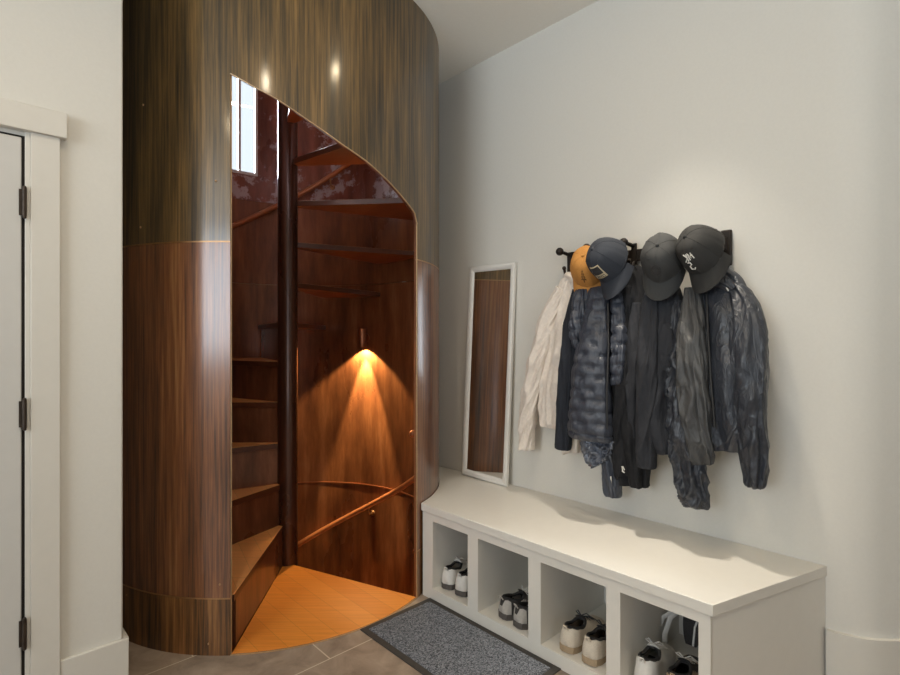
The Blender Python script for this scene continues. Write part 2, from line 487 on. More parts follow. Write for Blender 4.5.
class MB:
    """collects shapes for ONE part"""

    def __init__(s):
        s.v, s.f, s.i = [], [], []

    def add(s, v, f, mi=0):
        n = len(s.v)
        s.v += [Vector(p) for p in v]
        s.f += [[n + k for k in q] for q in f]
        s.i += [mi] * len(f)

    def prism(s, pts, lo, hi, mi=0):
        """pts: plan points (Vectors, z ignored); lo/hi numbers"""
        n = len(pts)
        v = [Vector((p[0], p[1], lo)) for p in pts] + [Vector((p[0], p[1], hi)) for p in pts]
        f = [list(range(n))[::-1], list(range(n, 2 * n))] + [[k, (k + 1) % n, n + (k + 1) % n, n + k] for k in range(n)]
        s.add(v, f, mi)

    def box8(s, c, mi=0):
        s.add(c, [[0, 3, 2, 1], [4, 5, 6, 7], [0, 1, 5, 4], [1, 2, 6, 5], [2, 3, 7, 6], [3, 0, 4, 7]], mi)

    def box(s, o, ax, ay, az, mi=0):
        """corner o and three edge vectors"""
        o = Vector(o)
        s.box8([o, o + ax, o + ax + ay, o + ay, o + az, o + ax + az, o + ax + ay + az, o + ay + az], mi)

    def wbox(s, t0, t1, d0, d1, z0, z1, mi=0):
        s.box8([W(t0, d0, z0), W(t1, d0, z0), W(t1, d1, z0), W(t0, d1, z0), W(t0, d0, z1), W(t1, d0, z1), W(t1, d1, z1), W(t0, d1, z1)], mi)

    def bbox(s, b0, b1, a0, a1, z0, z1, mi=0):
        s.box8([BN(b0, a0, z0), BN(b1, a0, z0), BN(b1, a1, z0), BN(b0, a1, z0), BN(b0, a0, z1), BN(b1, a0, z1), BN(b1, a1, z1), BN(b0, a1, z1)], mi)

    def tube(s, pts, r, n=14, mi=0, caps=True, flat=1.0):
        pts = [Vector(p) for p in pts]
        rr = r if isinstance(r, (list, tuple)) else [r] * len(pts)
        v, f = [], []
        prev = None
        for k, p in enumerate(pts):
            tg = (pts[min(k + 1, len(pts) - 1)] - pts[max(k - 1, 0)]).normalized()
            ref = prev if prev is not None else (UP if abs(tg.z) < 0.9 else Vector((1, 0, 0)))
            x = (ref - tg * ref.dot(tg)).normalized()
            prev = x
            y = tg.cross(x)
            for q in range(n):
                a = 2 * pi * q / n
                v.append(p + x * (rr[k] * cos(a)) + y * (rr[k] * flat * sin(a)))
        for k in range(len(pts) - 1):
            for q in range(n):
                f.append([k * n + q, k * n + (q + 1) % n, (k + 1) * n + (q + 1) % n, (k + 1) * n + q])
        if caps:
            f.append(list(range(n))[::-1])
            f.append([(len(pts) - 1) * n + q for q in range(n)])
        s.add(v, f, mi)

    def arc(s, r0, r1, t0, t1, lo, hi, mi=0, step=2.0):
        """part of a cylinder shell about the drum's axis; lo/hi numbers or functions of the angle"""
        fl = lo if callable(lo) else (lambda t: lo)
        fh = hi if callable(hi) else (lambda t: hi)
        n = max(2, int(abs(t1 - t0) / step) + 1)
        v, f = [], []
        for k in range(n + 1):
            t = t0 + (t1 - t0) * k / n
            v += [CYL(t, r0, fl(t)), CYL(t, r1, fl(t)), CYL(t, r1, fh(t)), CYL(t, r0, fh(t))]
        for k in range(n):
            a, b = 4 * k, 4 * k + 4
            for e in range(4):
                f.append([a + e, a + (e + 1) % 4, b + (e + 1) % 4, b + e])
        f.append([0, 1, 2, 3])
        e = 4 * n
        f.append([e + 3, e + 2, e + 1, e])
        s.add(v, f, mi)

    def ball(s, c, r, mi=0, n=14, sc=(1, 1, 1), rot=None):
        v, f = [], []
        m = n // 2
        c = Vector(c)
        for i in range(m + 1):
            for j in range(n):
                p = Vector((sin(pi * i / m) * cos(2 * pi * j / n) * sc[0], sin(pi * i / m) * sin(2 * pi * j / n) * sc[1], cos(pi * i / m) * sc[2])) * r
                v.append(c + (rot @ p if rot else p))
        for i in range(m):
            for j in range(n):
                f.append([i * n + j, i * n + (j + 1) % n, (i + 1) * n + (j + 1) % n, (i + 1) * n + j])
        s.add(v, f, mi)

    def grid(s, rows, mi=0, closed=False):
        """rows of points -> quads"""
        n = len(rows[0])
        v = [p for r in rows for p in r]
        f = []
        for i in range(len(rows) - 1):
            for j in range(n if closed else n - 1):
                f.append([i * n + j, i * n + (j + 1) % n, (i + 1) * n + (j + 1) % n, (i + 1) * n + j])
        s.add(v, f, mi)

    def build(s, name, mats, parent=None, smooth=True, bevel=0, sharp=35, sub=0, solid=0):
        o = link_mesh(name, s.v, s.f, mats, parent, smooth, s.i, sharp)
        if solid:
            md = o.modifiers.new('solid', 'SOLIDIFY')
            md.thickness = solid
            md.offset = 0
        if bevel:
            md = o.modifiers.new('bevel', 'BEVEL')
            md.width = bevel
            md.segments = 2
            md.limit_method = 'ANGLE'
            md.angle_limit = R(50)
        if sub:
            md = o.modifiers.new('sub', 'SUBSURF')
            md.levels = sub
            md.render_levels = sub
        return o


def thing(name, label, cat, loc=(0, 0, 0), group=None):
    o = bpy.data.objects.new(name, None)
    COL.objects.link(o)
    o.location = loc
    o.empty_display_size = 0.05
    o['label'] = label
    o['category'] = cat
    if group:
        o['group'] = group
    return o


def struct(o, label=None, cat=None):
    o['kind'] = 'structure'
    if label:
        o['label'] = label
        o['category'] = cat
    return o


def cr(keys, n):
    """Catmull-Rom through tuples"""
    out = []
    m = len(keys)
    for k in range(m - 1):
        p0, p1, p2, p3 = keys[max(k - 1, 0)], keys[k], keys[k + 1], keys[min(k + 2, m - 1)]
        for q in range(n):
            u = q / n
            out.append(tuple(0.5 * ((2 * b) + (-a + c) * u + (2 * a - 5 * b + 4 * c - d) * u * u + (-a + 3 * b - 3 * c + d) * u ** 3)
                             for a, b, c, d in zip(p0, p1, p2, p3)))
    out.append(tuple(keys[-1]))
    return out


# ------------------------------------------------------------------ the setting
ZL, ZM, ZT = 0.24, 1.745, 4.7              # drum seams and top
N_LEFT = Vector((0.6871, -0.7266, 0))      # left wall, into the room
P_LEFT = Vector((-1.2115, 1.945, 0))       # far end of the left wall
LW = lambda s, d, z: P_LEFT + A * s + N_LEFT * d + UP * z
WALL_R = W(0.06, 0, 0)                     # where the coat wall turns


def plate_with_hole(name, outer, z, mat, r):
    bm = bmesh.new()
    vo = [bm.verts.new((p[0], p[1], z)) for p in outer]
    eo = [bm.edges.new((vo[k], vo[(k + 1) % len(vo)])) for k in range(len(vo))]
    n = 96
    vi = [bm.verts.new(CYL(360 * k / n, r, z)) for k in range(n)]
    ei = [bm.edges.new((vi[k], vi[(k + 1) % n])) for k in range(n)]
    bmesh.ops.triangle_fill(bm, edges=eo + ei, use_beauty=True)
    for f in bm.faces:
        if f.normal.z < 0:
            f.normal_flip()
    me = bpy.data.meshes.new(name)
    bm.to_mesh(me)
    bm.free()
    me.materials.append(mat)
    o = bpy.data.objects.new(name, me)
    COL.objects.link(o)
    return struct(o)


YB = -2.5
outline = [(-5.2, YB - 0.1), (3.6, YB - 0.1), (3.6, 2.2), (2.2, 2.6), (0.2, 4.3), (-0.95, 4.15), (-1.75, 3.8), (-2.02, 3.1), (-2.0, 1.8), (-5.2, -1.1)]
plate_with_hole('floor', outline, 0.0, M['tile'], 0.915)
plate_with_hole('ceiling', outline, CEIL, M['ceiling'], 0.90)

# coat wall: straight behind the bench, then a softly rounded corner to the wall on the right
wv = []
PT = CYL(43.4, 0.955, 0)                   # as far back as the drum
t_far = (PT - W0).dot(-B) - 0.25
prof = [W(t_far, 0, 0), W(-1.2, 0, 0), W(-0.6, 0, 0), W(-0.0, 0, 0)]
r_c = 0.22
p_in = W(0.0, 0, 0)
turn = R(90) - psi
nrm = -A
cen = p_in + A * r_c                       # centre of the rounding lies behind the wall
a0 = atan2((p_in - cen).y, (p_in - cen).x)
turn = R(90) - atan2(A.x, A.y)             # from the coat wall's facing to the right wall's facing
for k in range(1, 15):
    a = a0 + (R(-90) - a0 if True else 0) * 0 + (((R(-90) - a0 + pi) % (2 * pi)) - pi) * k / 14
    prof.append(cen + Vector((cos(a), sin(a), 0)) * r_c)
yr = prof[-1].y
prof += [Vector((2.2, yr, 0)), Vector((3.5, yr, 0))]


def wall_strip(name, prof, z0, z1, mat, thick, side):
    """a wall of constant thickness following a plan line"""
    m = MB()
    nn = []
    for k in range(len(prof)):
        tg = (prof[min(k + 1, len(prof) - 1)] - prof[max(k - 1, 0)]).normalized()
        nn.append(Vector((tg.y, -tg.x, 0)) * side)
    rows = [[p + UP * z0 for p in prof], [p + UP * z1 for p in prof],
            [p - n * thick + UP * z1 for p, n in zip(prof, nn)], [p - n * thick + UP * z0 for p, n in zip(prof, nn)]]
    rows.append(rows[0])
    m.grid(rows)
    return struct(m.build(name, mat, sharp=30))


wall_strip('wall_right', prof, 0, CEIL, M['wall'], 0.12, 1)
# baseboard from the bench end onwards
bp_ = [p for p in prof if (p - W0).dot(-B) > -0.01]
start = W(0.0, 0.0, 0)
bb = []
for k, p in enumerate(bp_):
    tg = (bp_[min(k + 1, len(bp_) - 1)] - bp_[max(k - 1, 0)]).normalized()
    bb.append(p + Vector((tg.y, -tg.x, 0)) * 0.016)
wall_strip('baseboard_right', bb, 0, 0.246, M['trim'], 0.016, 1)

# left wall with its return beside the drum
m = MB()
m.box8([LW(-6.0, 0, 0), LW(0, 0, 0), LW(0, -0.12, 0), LW(-6.0, -0.12, 0), LW(-6.0, 0, CEIL), LW(0, 0, CEIL), LW(0, -0.12, CEIL), LW(-6.0, -0.12, CEIL)])
struct(m.build('wall_left', M['wall'], bevel=0.006))
m = MB()
m.box8([LW(-0.12, -0.121, 0), LW(0, -0.121, 0), LW(0, -0.9, 0), LW(-0.12, -0.9, 0), LW(-0.12, -0.121, CEIL), LW(0, -0.121, CEIL), LW(0, -0.9, CEIL), LW(-0.12, -0.9, CEIL)])
struct(m.build('wall_left_return', M['wall']))
# upright fillets that close the gaps where the drum all but touches the two walls
m = MB()
m.box8([LW(0, -0.70, 0), LW(0.07, -0.70, 0), LW(0.07, -0.74, 0), LW(0, -0.74, 0), LW(0, -0.70, CEIL), LW(0.07, -0.70, CEIL), LW(0.07, -0.74, CEIL), LW(0, -0.74, CEIL)])
struct(m.build('trim_3', M['trim'], smooth=False))
tt = (Vector((CX, CY, 0)) + A * RO - W0).dot(-B)
m = MB()
m.wbox(tt - 0.02, tt + 0.02, -0.01, 0.05, 0, CEIL)
struct(m.build('trim_4', M['trim'], smooth=False))

# wall behind the viewer with a wide window and an added opening for the fill light, and the wall at the far right
def wall_with_holes(name, x0, x1, y0, y1, holes, mat):
    m = MB()
    xs = sorted(holes)
    cur = x0
    for (hx0, hx1, hz0, hz1) in xs:
        m.prism([(cur, y0), (hx0, y0), (hx0, y1), (cur, y1)], 0, CEIL)
        if hz0 > 0:
            m.prism([(hx0, y0), (hx1, y0), (hx1, y1), (hx0, y1)], 0, hz0)
        m.prism([(hx0, y0), (hx1, y0), (hx1, y1), (hx0, y1)], hz1, CEIL)
        cur = hx1
    m.prism([(cur, y0), (x1, y0), (x1, y1), (cur, y1)], 0, CEIL)
    return struct(m.build(name, mat, smooth=False))


wall_with_holes('wall_back', -5.0, 3.5, YB - 0.12, YB, [(-4.4, -1.9, 1.0, 3.0), (0.2, 2.2, 0.15, 2.35)], M['wall'])
m = MB()
m.prism([(3.5, YB - 0.12), (3.62, YB - 0.12), (3.62, 2.1), (3.5, 2.1)], 0, CEIL)
struct(m.build('wall_far_right', M['wall'], smooth=False))
m = MB()
m.prism([(-5.1, YB - 0.12), (-5.0, YB - 0.12), (-5.0, -1.0), (-5.1, -1.0)], 0, CEIL)
struct(m.build('wall_far_left', M['wall'], smooth=False))


def room_window(name, x0, x1, z0, z1):
    m = MB()
    w = 0.05
    y0, y1 = YB - 0.07, YB - 0.02
    for a, b, c, d in ((x0, x0 + w, z0, z1), (x1 - w, x1, z0, z1), (x0 + w, x1 - w, z0, z0 + w), (x0 + w, x1 - w, z1 - w, z1), ((x0 + x1) / 2 - 0.025, (x0 + x1) / 2 + 0.025, z0 + w, z1 - w)):
        m.prism([(a, y0), (b, y0), (b, y1), (a, y1)], c, d)
    return struct(m.build(name, M['winframe'], smooth=False))


room_window('window_2', -4.4, -1.9, 1.0, 3.0)
room_window('added_window_3', 0.2, 2.2, 0.15, 2.35)  # unseen opening, added to go with the upward fill light

# door at the left edge with casing
m = MB()
m.box8([LW(-1.25, 0.002, 0.005), LW(-0.293, 0.002, 0.005), LW(-0.293, 0.012, 0.005), LW(-1.25, 0.012, 0.005),
        LW(-1.25, 0.002, 2.0), LW(-0.293, 0.002, 2.0), LW(-0.293, 0.012, 2.0), LW(-1.25, 0.012, 2.0)])
door = struct(m.build('door_1', M['door'], bevel=0.003), 'flush grey white door at the left edge of the frame', 'door')
for z in (1.785, 1.085, 0.36):
    h = MB()
    c = LW(-0.286, 0.022, z)
    h.tube([c - UP * 0.046, c + UP * 0.046], 0.0065, 12)
    h.ball(c + UP * 0.049, 0.006, n=10)
    h.ball(c - UP * 0.049, 0.006, n=10)
    h.box(LW(-0.300, 0.012, z - 0.043), A * 0.012, N_LEFT * 0.004, UP * 0.086)
    ho = h.build('hinge', M['hinge'], door)
    ho['label'] = 'dark bronze hinge'
g = MB()
g.box8([LW(-0.293, 0.001, 0.0), LW(-0.284, 0.001, 0.0), LW(-0.284, 0.004, 0.0), LW(-0.293, 0.004, 0.0),
        LW(-0.293, 0.001, 2.004), LW(-0.284, 0.001, 2.004), LW(-0.284, 0.004, 2.004), LW(-0.293, 0.004, 2.004)])
g.box8([LW(-1.25, 0.001, 2.0), LW(-0.284, 0.001, 2.0), LW(-0.284, 0.004, 2.0), LW(-1.25, 0.004, 2.0),
        LW(-1.25, 0.001, 2.008), LW(-0.284, 0.001, 2.008), LW(-0.284, 0.004, 2.008), LW(-1.25, 0.004, 2.008)])
g.build('door_gap', M['dark_gap'], door)


def lbox(m, s0, s1, d0, d1, z0, z1):
    m.box8([LW(s0, d0, z0), LW(s1, d0, z0), LW(s1, d1, z0), LW(s0, d1, z0), LW(s0, d0, z1), LW(s1, d0, z1), LW(s1, d1, z1), LW(s0, d1, z1)])


m = MB()
lbox(m, -0.284, -0.270, 0, 0.014, 0, 2.022)      # jamb edge
lbox(m, -0.270, -0.190, 0, 0.020, 0, 2.022)      # upright casing
struct(m.build('trim_1', M['trim'], bevel=0.002))
m = MB()
lbox(m, -1.40, -0.172, 0, 0.032, 2.022, 2.108)
struct(m.build('trim_2', M['trim'], bevel=0.002))
m = MB()
lbox(m, -0.190, 0.016, 0, 0.016, 0, 0.226)
lbox(m, 0.0, 0.016, -0.3, 0.0, 0, 0.226)
struct(m.build('baseboard_left', M['trim'], bevel=0.003))

# ------------------------------------------------------------------ the stair drum
TH_L, TH_R = -86.3, -27.2                  # jambs of its opening
CURVE = [(-86.3, 2.455), (-79.6, 2.399), (-74.7, 2.364), (-66.2, 2.287), (-57.0, 2.211), (-49.3, 2.160), (-41.3, 2.094), (-33.7, 2.026), (-29.5, 1.990), (-27.9, 1.970), (-27.2, 1.93)]


def cut(t):
    for (a, za), (b, zb) in zip(CURVE, CURVE[1:]):
        if a <= t <= b:
            u = (t - a) / (b - a)
            return za + (zb - za) * u
    return CURVE[0][1] if t < TH_L else CURVE[-1][1]


drum = thing('stair_drum', 'tall curved dark wood drum around the spiral stair with a slanting doorway', 'stair enclosure', (CX, CY, 0))
WIN = (119.8, 142.0, 2.548, 3.72)          # its window
FULL = 360 + TH_L                          # 273.7


def shell_rows(m, r0, r1, z0, z1):
    """drum shell between two heights, leaving out the doorway and the window"""
    if z1 <= WIN[2]:
        m.arc(r0, r1, TH_R, FULL, z0, z1)
    else:
        m.arc(r0, r1, TH_R, WIN[0], z0, z1)
        m.arc(r0, r1, WIN[0], WIN[1], z0, WIN[2])
        m.arc(r0, r1, WIN[0], WIN[1], WIN[3], z1)
        m.arc(r0, r1, WIN[1], FULL, z0, z1)
        m.arc(r0, r1, TH_L, TH_R, cut, z1, step=0.6)


RI = 0.9105
for nm, z0, z1, mt in (('plinth_panel', 0.0, ZL - 0.003, 'drum_low'), ('middle_panel', ZL + 0.003, ZM - 0.003, 'drum_mid'), ('upper_panel', ZM + 0.003, ZT, 'drum_up')):
    m = MB()
    shell_rows(m, RI, RO, z0, z1)
    m.build(nm, M[mt], drum, sharp=30)
for z in (ZL, ZM):
    m = MB()
    m.arc(RI, RO + 0.0012, TH_R, FULL, z - 0.003, z + 0.003)
    m.build('seam_strip', M['seam'], drum)
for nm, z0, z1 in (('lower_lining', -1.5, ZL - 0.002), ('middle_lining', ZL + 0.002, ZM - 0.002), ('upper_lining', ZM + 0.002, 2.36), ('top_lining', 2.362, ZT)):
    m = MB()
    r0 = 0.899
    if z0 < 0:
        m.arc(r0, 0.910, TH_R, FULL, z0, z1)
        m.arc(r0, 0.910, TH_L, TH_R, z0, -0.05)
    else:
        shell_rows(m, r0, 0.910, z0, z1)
    m.build(nm, M['inner_patchy'] if nm == 'top_lining' else M['inner'], drum, sharp=30)
m = MB()
m.arc(0.896, 0.8995, TH_R, FULL, ZL - 0.004, ZL + 0.004)
m.build('lining_seam', M['rail'], drum)
# bright cut edges round the doorway
m = MB()
m.tube([CYL(TH_L, (0.899 + RO) / 2, z) for z in (0.0, cut(TH_L))], 0.004, 8)
m.tube([CYL(TH_L + (TH_R - TH_L) * k / 40, RO - 0.003, cut(TH_L + (TH_R - TH_L) * k / 40)) for k in range(41)], 0.0035, 8)
m.tube([CYL(TH_R, RO - 0.004, z) for z in (0.0, cut(TH_R))], 0.0035, 8)
m.build('doorway_edge', M['edge'], drum)
# small screws in the veneer
for th, z in ((-113, ZM + 0.075), (-92, 0.05), (-119, 0.20), (-89, 0.30), (-112, 2.35), (-90, 2.0)):
    m = MB()
    m.ball(CYL(th, RO, z), 0.005, n=8)
    m.build('screw', M['brass'], drum)
m = MB()
n = 64
m.prism([CYL(360 * k / n, RO, 0) for k in range(n)], ZT, ZT + 0.05)
m.build('cap', M['ceiling'], drum)
m = MB()
m.prism([CYL(360 * k / n, RO, 0) for k in range(n)], -1.56, -1.5)
struct(m.build('floor_lower', M['pit']))

# window in the back of the drum
win = MB()
for a, b, c, d in ((WIN[0], WIN[0] + 1.2, WIN[2], WIN[3]), (WIN[1] - 1.2, WIN[1], WIN[2], WIN[3]), (127.4, 128.6, WIN[2], WIN[3]), (WIN[0], WIN[1], WIN[2], WIN[2] + 0.02), (WIN[0], WIN[1], WIN[3] - 0.02, WIN[3])):
    win.arc(0.894, 0.925, a, b, c, d)
wo = struct(win.build('window_1', M['winframe']))
m = MB()
m.arc(0.908, 0.911, WIN[0] + 0.5, WIN[1] - 0.5, WIN[2] + 0.01, WIN[3] - 0.01)
m.build('glass_pane', M['glass'], wo)

# ------------------------------------------------------------------ spiral staircase
RISE, TURN = 0.24, 31.0
stair = thing('spiral_staircase', 'spiral staircase of wooden wedge treads around a dark centre post inside the drum', 'staircase', (CX, CY, 0))
CPX = -0.968
m = MB()
m.tube([(CPX, CY, z) for z in (-1.5, 0, 1.0, 2.0, 3.0, 4.4)], 0.058, 28)
m.build('centre_post', M['column'], stair)


def wedge(m, t0, t1, r1, z0, z1, r0=0.0, ov=0.0):
    n = 12
    nose = Vector((cos(R(t0 + 90)), sin(R(t0 + 90)), 0)) * ov
    pts = [Vector((CX, CY, 0))]
    for k in range(n + 1):
        pts.append(CYL(t0 + (t1 - t0) * k / n, r1, 0))
    pts[0] = pts[0] + nose * 0.5
    if ov:
        pts[1] = pts[1] + nose
    k = len(m.f)
    m.prism(pts, z0, z1)
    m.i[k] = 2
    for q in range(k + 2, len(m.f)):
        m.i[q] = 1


# landing at floor level
m = MB()
wedge(m, TH_L + 0.2, TH_R - 0.2, 0.914, -0.045, 0.004)
lo = m.build('landing', [M['landing'], M['tread_edge'], M['tread_under']], stair, bevel=0.002)
m = MB()
m.arc(0.9145, 0.921, TH_L, TH_R, -0.02, 0.003)
m.build('landing_edge', M['edge'], stair)


def radial_panel(m, th, r0, r1, z0, z1, thick=0.014):
    d = Vector((cos(R(th)), sin(R(th)), 0))
    s = Vector((-d.y, d.x, 0))
    o = Vector((CX, CY, z0)) + d * r0
    m.box(o, d * (r1 - r0), s * -thick, UP * (z1 - z0))


for k in range(1, 15):
    th = TH_L - TURN * (k - 1)
    z = RISE * k
    m = MB()
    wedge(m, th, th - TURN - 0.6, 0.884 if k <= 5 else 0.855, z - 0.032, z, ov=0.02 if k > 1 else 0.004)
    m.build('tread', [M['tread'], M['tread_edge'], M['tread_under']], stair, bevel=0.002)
    if k <= 6:
        m = MB()
        radial_panel(m, th, 0.02, 0.850, z - RISE + 0.001, z - 0.032)
        m.build('riser', M['riser'], stair)
for k in range(1, 5):
    th = TH_R + TURN * (k - 1)
    z = -RISE * k
    m = MB()
    wedge(m, th + TURN, th - 0.6, 0.884, z - 0.032, z, ov=-0.0)
    m.build('tread', [M['tread'], M['tread_edge'], M['tread_under']], stair, bevel=0.002)
    m = MB()
    radial_panel(m, th, 0.02, 0.884, z + 0.001, z + RISE - 0.045)
    m.build('riser', M['riser'], stair)

# handrails on the lining
def handrail(label, th0, th1, zf, brackets):
    o = thing('handrail', label, 'handrail', (CX, CY, 0))
    m = MB()
    n = 60
    m.tube([CYL(th0 + (th1 - th0) * k / n, 0.848, zf(th0 + (th1 - th0) * k / n)) for k in range(n + 1)], 0.019, 16)
    m.build('rail', M['rail'], o)
    for th in brackets:
        m = MB()
        z = zf(th)
        m.tube([CYL(th, 0.846, z - 0.012), CYL(th, 0.846, z - 0.05), CYL(th, 0.860, z - 0.066), CYL(th, 0.899, z - 0.070)], 0.006, 10)
        m.tube([CYL(th, 0.886, z - 0.070), CYL(th, 0.899, z - 0.070)], [0.017, 0.021], 16)
        m.build('bracket', M['brass'], o)
    return o


handrail('copper handrail curving down the lining wall beside the landing', -18, 150, lambda t: 0.385 + 0.00843 * (29.7 - t), (62.9, 4, 120))
handrail('copper handrail climbing the lining wall below the bright stair window', 62, 262, lambda t: 2.60 + 0.0089 * (84.5 - t) - 0.03, (84.5, 140, 200))

# wall sconces
def sconce(TS, zc, label):
    sc = thing('wall_sconce', label, 'wall light', CYL(TS, 0.899, zc))
    c0, c1 = CYL(TS, 0.845, zc - 0.07), CYL(TS, 0.845, zc + 0.07)
    m = MB()
    m.tube([c0, c0 + UP * 0.003, c1 - UP * 0.003, c1], [0.0295, 0.031, 0.031, 0.0295], 24, caps=False)
    m.tube([c0 + UP * 0.03, c1 - UP * 0.006], 0.0255, 24)
    sh = m.build('shade', M['sconce'], sc)
    m = MB()
    m.tube([CYL(TS, 0.866, zc), CYL(TS, 0.890, zc)], 0.009, 12)
    m.tube([CYL(TS, 0.888, zc), CYL(TS, 0.899, zc)], 0.034, 20)
    m.build('wall_mount', M['sconce'], sc)
    m = MB()
    m.tube([c0 + UP * 0.022, c0 + UP * 0.03], 0.02, 20)
    m.build('bulb', M['bulb'], sh)
    for watts, ang, blend in ((620, 42, 0.5), (130, 112, 0.3)):
        l = bpy.data.lights.new('sconce_beam', 'SPOT')
        l.energy = watts
        l.color = (1.0, 0.72, 0.36)
        l.spot_size = R(ang)
        l.spot_blend = blend
        l.shadow_soft_size = 0.012
        lo_ = bpy.data.objects.new('sconce_beam', l)
        COL.objects.link(lo_)
        lo_.location = CYL(TS, 0.845, zc - 0.053)
        lo_.rotation_euler = (Vector(CYL(TS, 0.899, 0.55)) - Vector(CYL(TS, 0.845, 1.29))).to_track_quat('-Z', 'Y').to_euler()


M['bulb'] = emit('sconce_bulb', (1.0, 0.62, 0.25, 1), 30)
sconce(66.9, 1.345, 'small copper cylinder sconce throwing warm light down the lining wall')

# round brass knob on the lining
m = MB()
c = CYL(33.5, 0.876, 0.685)
dr = (c - CYL(33.5, 0.5, 0.685)).normalized()
m.ball(c, 0.027, n=18)
m.tube([c, CYL(33.5, 0.894, 0.685)], 0.009, 12)
m.tube([CYL(33.5, 0.893, 0.685), CYL(33.5, 0.899, 0.685)], 0.02, 18)
ko = m.build('round_knob', M['rail'])
ko['label'] = 'round brown knob on the lining wall by the right jamb'
ko['category'] = 'knob'

# ------------------------------------------------------------------ recessed ceiling lights (out of view; they light the room and glint on the drum)
for k, (x, y, w, spread) in enumerate(DOWNLIGHTS):
    d = thing('recessed_downlight', 'recessed ceiling downlight with a white trim ring', 'ceiling light', (x, y, CEIL), 'recessed downlights in the ceiling')
    m = MB()
    n = 28
    rows = []
    for r_, z_ in ((0.062, -0.001), (0.062, -0.006), (0.085, -0.006), (0.085, -0.0005)):
        rows.append([Vector((x + r_ * cos(2 * pi * q / n), y + r_ * sin(2 * pi * q / n), CEIL + z_)) for q in range(n)])
    m.grid(rows, closed=True)
    tr = m.build('trim_ring', M['frame'], d)
    m = MB()
    if k:
        m.tube([(x, y, CEIL - 0.003), (x, y, CEIL - 0.001)], 0.06, 28)
    if k:
        m.build('lens', M['lens'], tr)
    area('downlight_beam', (x, y, CEIL - 0.008), (x, y, 0), 0.11, 0.11, w, WARM if k else (1.0, 0.92, 0.80), 'DISK', spread)

# ------------------------------------------------------------------ shoe bench
bench = thing('shoe_bench', 'long white built-in bench with four open shoe cubbies under the coats', 'bench', BN(0.8, 0.3, 0))
CUB = [(0.084, 0.336), (0.403, 0.699), (0.764, 1.067), (1.124, 1.403)]
FZ0, FZ1 = 0.058, 0.402
skew = (1.636 - 1.453) / BD
m = MB()
pts = [BN(0.002, 0, 0)]
pts = []
for k in range(25):
    th = -25.2 + (41.0 + 25.2) * k / 24
    pts.append(CYL(th, RO + 0.003, 0))
pts.append(W(-1.95, 0.001, 0))
pts.append(W(0.0, 0.001, 0))
pts.append(BN(1.453, 0, 0))
m.prism(pts, 0.442, 0.48)
m.build('bench_top', M['bench'], bench, bevel=0.002)
# front frame with four openings
m = MB()
f0, f1 = 0.013, 0.033
m.bbox(0.006, 1.441, f0, f1, FZ1, 0.442)
m.bbox(0.006, 1.441, f0, f1, 0.0, FZ0)
edges = [0.006] + [e for c in CUB for e in c] + [1.441]
for k in range(0, 10, 2):
    m.bbox(edges[k], edges[k + 1], f0, f1, FZ0, FZ1)
m.build('face_frame', M['bench'], bench, smooth=False)
# end panel at the right
m = MB()
e0 = BN(1.4412, f1 + 0.0002, 0)
e1 = BN(1.631, BD - 0.002, 0)
e2 = e1 + B * 0.02
e3 = e0 + B * 0.02
m.prism([e0, e1, e2, e3], 0, 0.442)
m.build('end_panel', M['bench'], bench, smooth=False)
cd = 0.52
for k, (b0, b1) in enumerate(CUB):
    if k == 0:
        m = MB()
        m.bbox(b0 - 0.018, b0 - 0.0005, f1, cd, 0, 0.442)
        m.build('divider', M['bench'], bench, smooth=False)
    m = MB()
    nb = CUB[k + 1][0] if k < 3 else b1 + 0.018
    m.bbox(b1 + 0.0005, nb - 0.0005, f1, cd, 0, 0.442)
    m.build('divider', M['bench'], bench, smooth=False)
    m = MB()
    m.bbox(b0, b1, f1, cd, FZ0 - 0.018, FZ0)
    m.build('cubby_floor', M['bench'], bench, smooth=False)
m = MB()
m.bbox(0.066, 1.42, cd, cd + 0.015, 0, 0.442)
m.build('back_panel', M['bench'], bench, smooth=False)

# ------------------------------------------------------------------ leaning mirror
MW, MH = 0.368, 1.302
tb = (Vector((0.0801, 3.313, 0)) - W0).dot(-B)     # left bottom corner along the wall
te = (Vector((0.3407, 3.042, 0)) - W0).dot(-B)
tc_ = (tb + te) / 2
lean = math.atan2(0.042, MH)
tilt = R(1.3)
mir = thing('leaning_mirror', 'tall narrow mirror in a white frame leaning on the wall above the bench', 'mirror', W(tc_, 0.06, 0.48))
ex = (-B)
ez = (UP * cos(lean) + A * sin(lean))
ey = ez.cross(ex).normalized()             # sign fixed below
if ey.dot(-A) < 0:
    ey = -ey                               # out of the wall
ex2 = ex * cos(tilt) - ez * sin(tilt)
ez2 = ez * cos(tilt) + ex * sin(tilt)
org = W(tc_, 0.050, 0.4805 + MW / 2 * sin(tilt)) - ex2 * (MW / 2)
mp_ = lambda x, y, z: org + ex2 * x + ey * y + ez2 * z


def pbox(m, x0, x1, y0, y1, z0, z1):
    m.box8([mp_(x0, y0, z0), mp_(x1, y0, z0), mp_(x1, y1, z0), mp_(x0, y1, z0), mp_(x0, y0, z1), mp_(x1, y0, z1), mp_(x1, y1, z1), mp_(x0, y1, z1)])


fw = 0.036
m = MB()
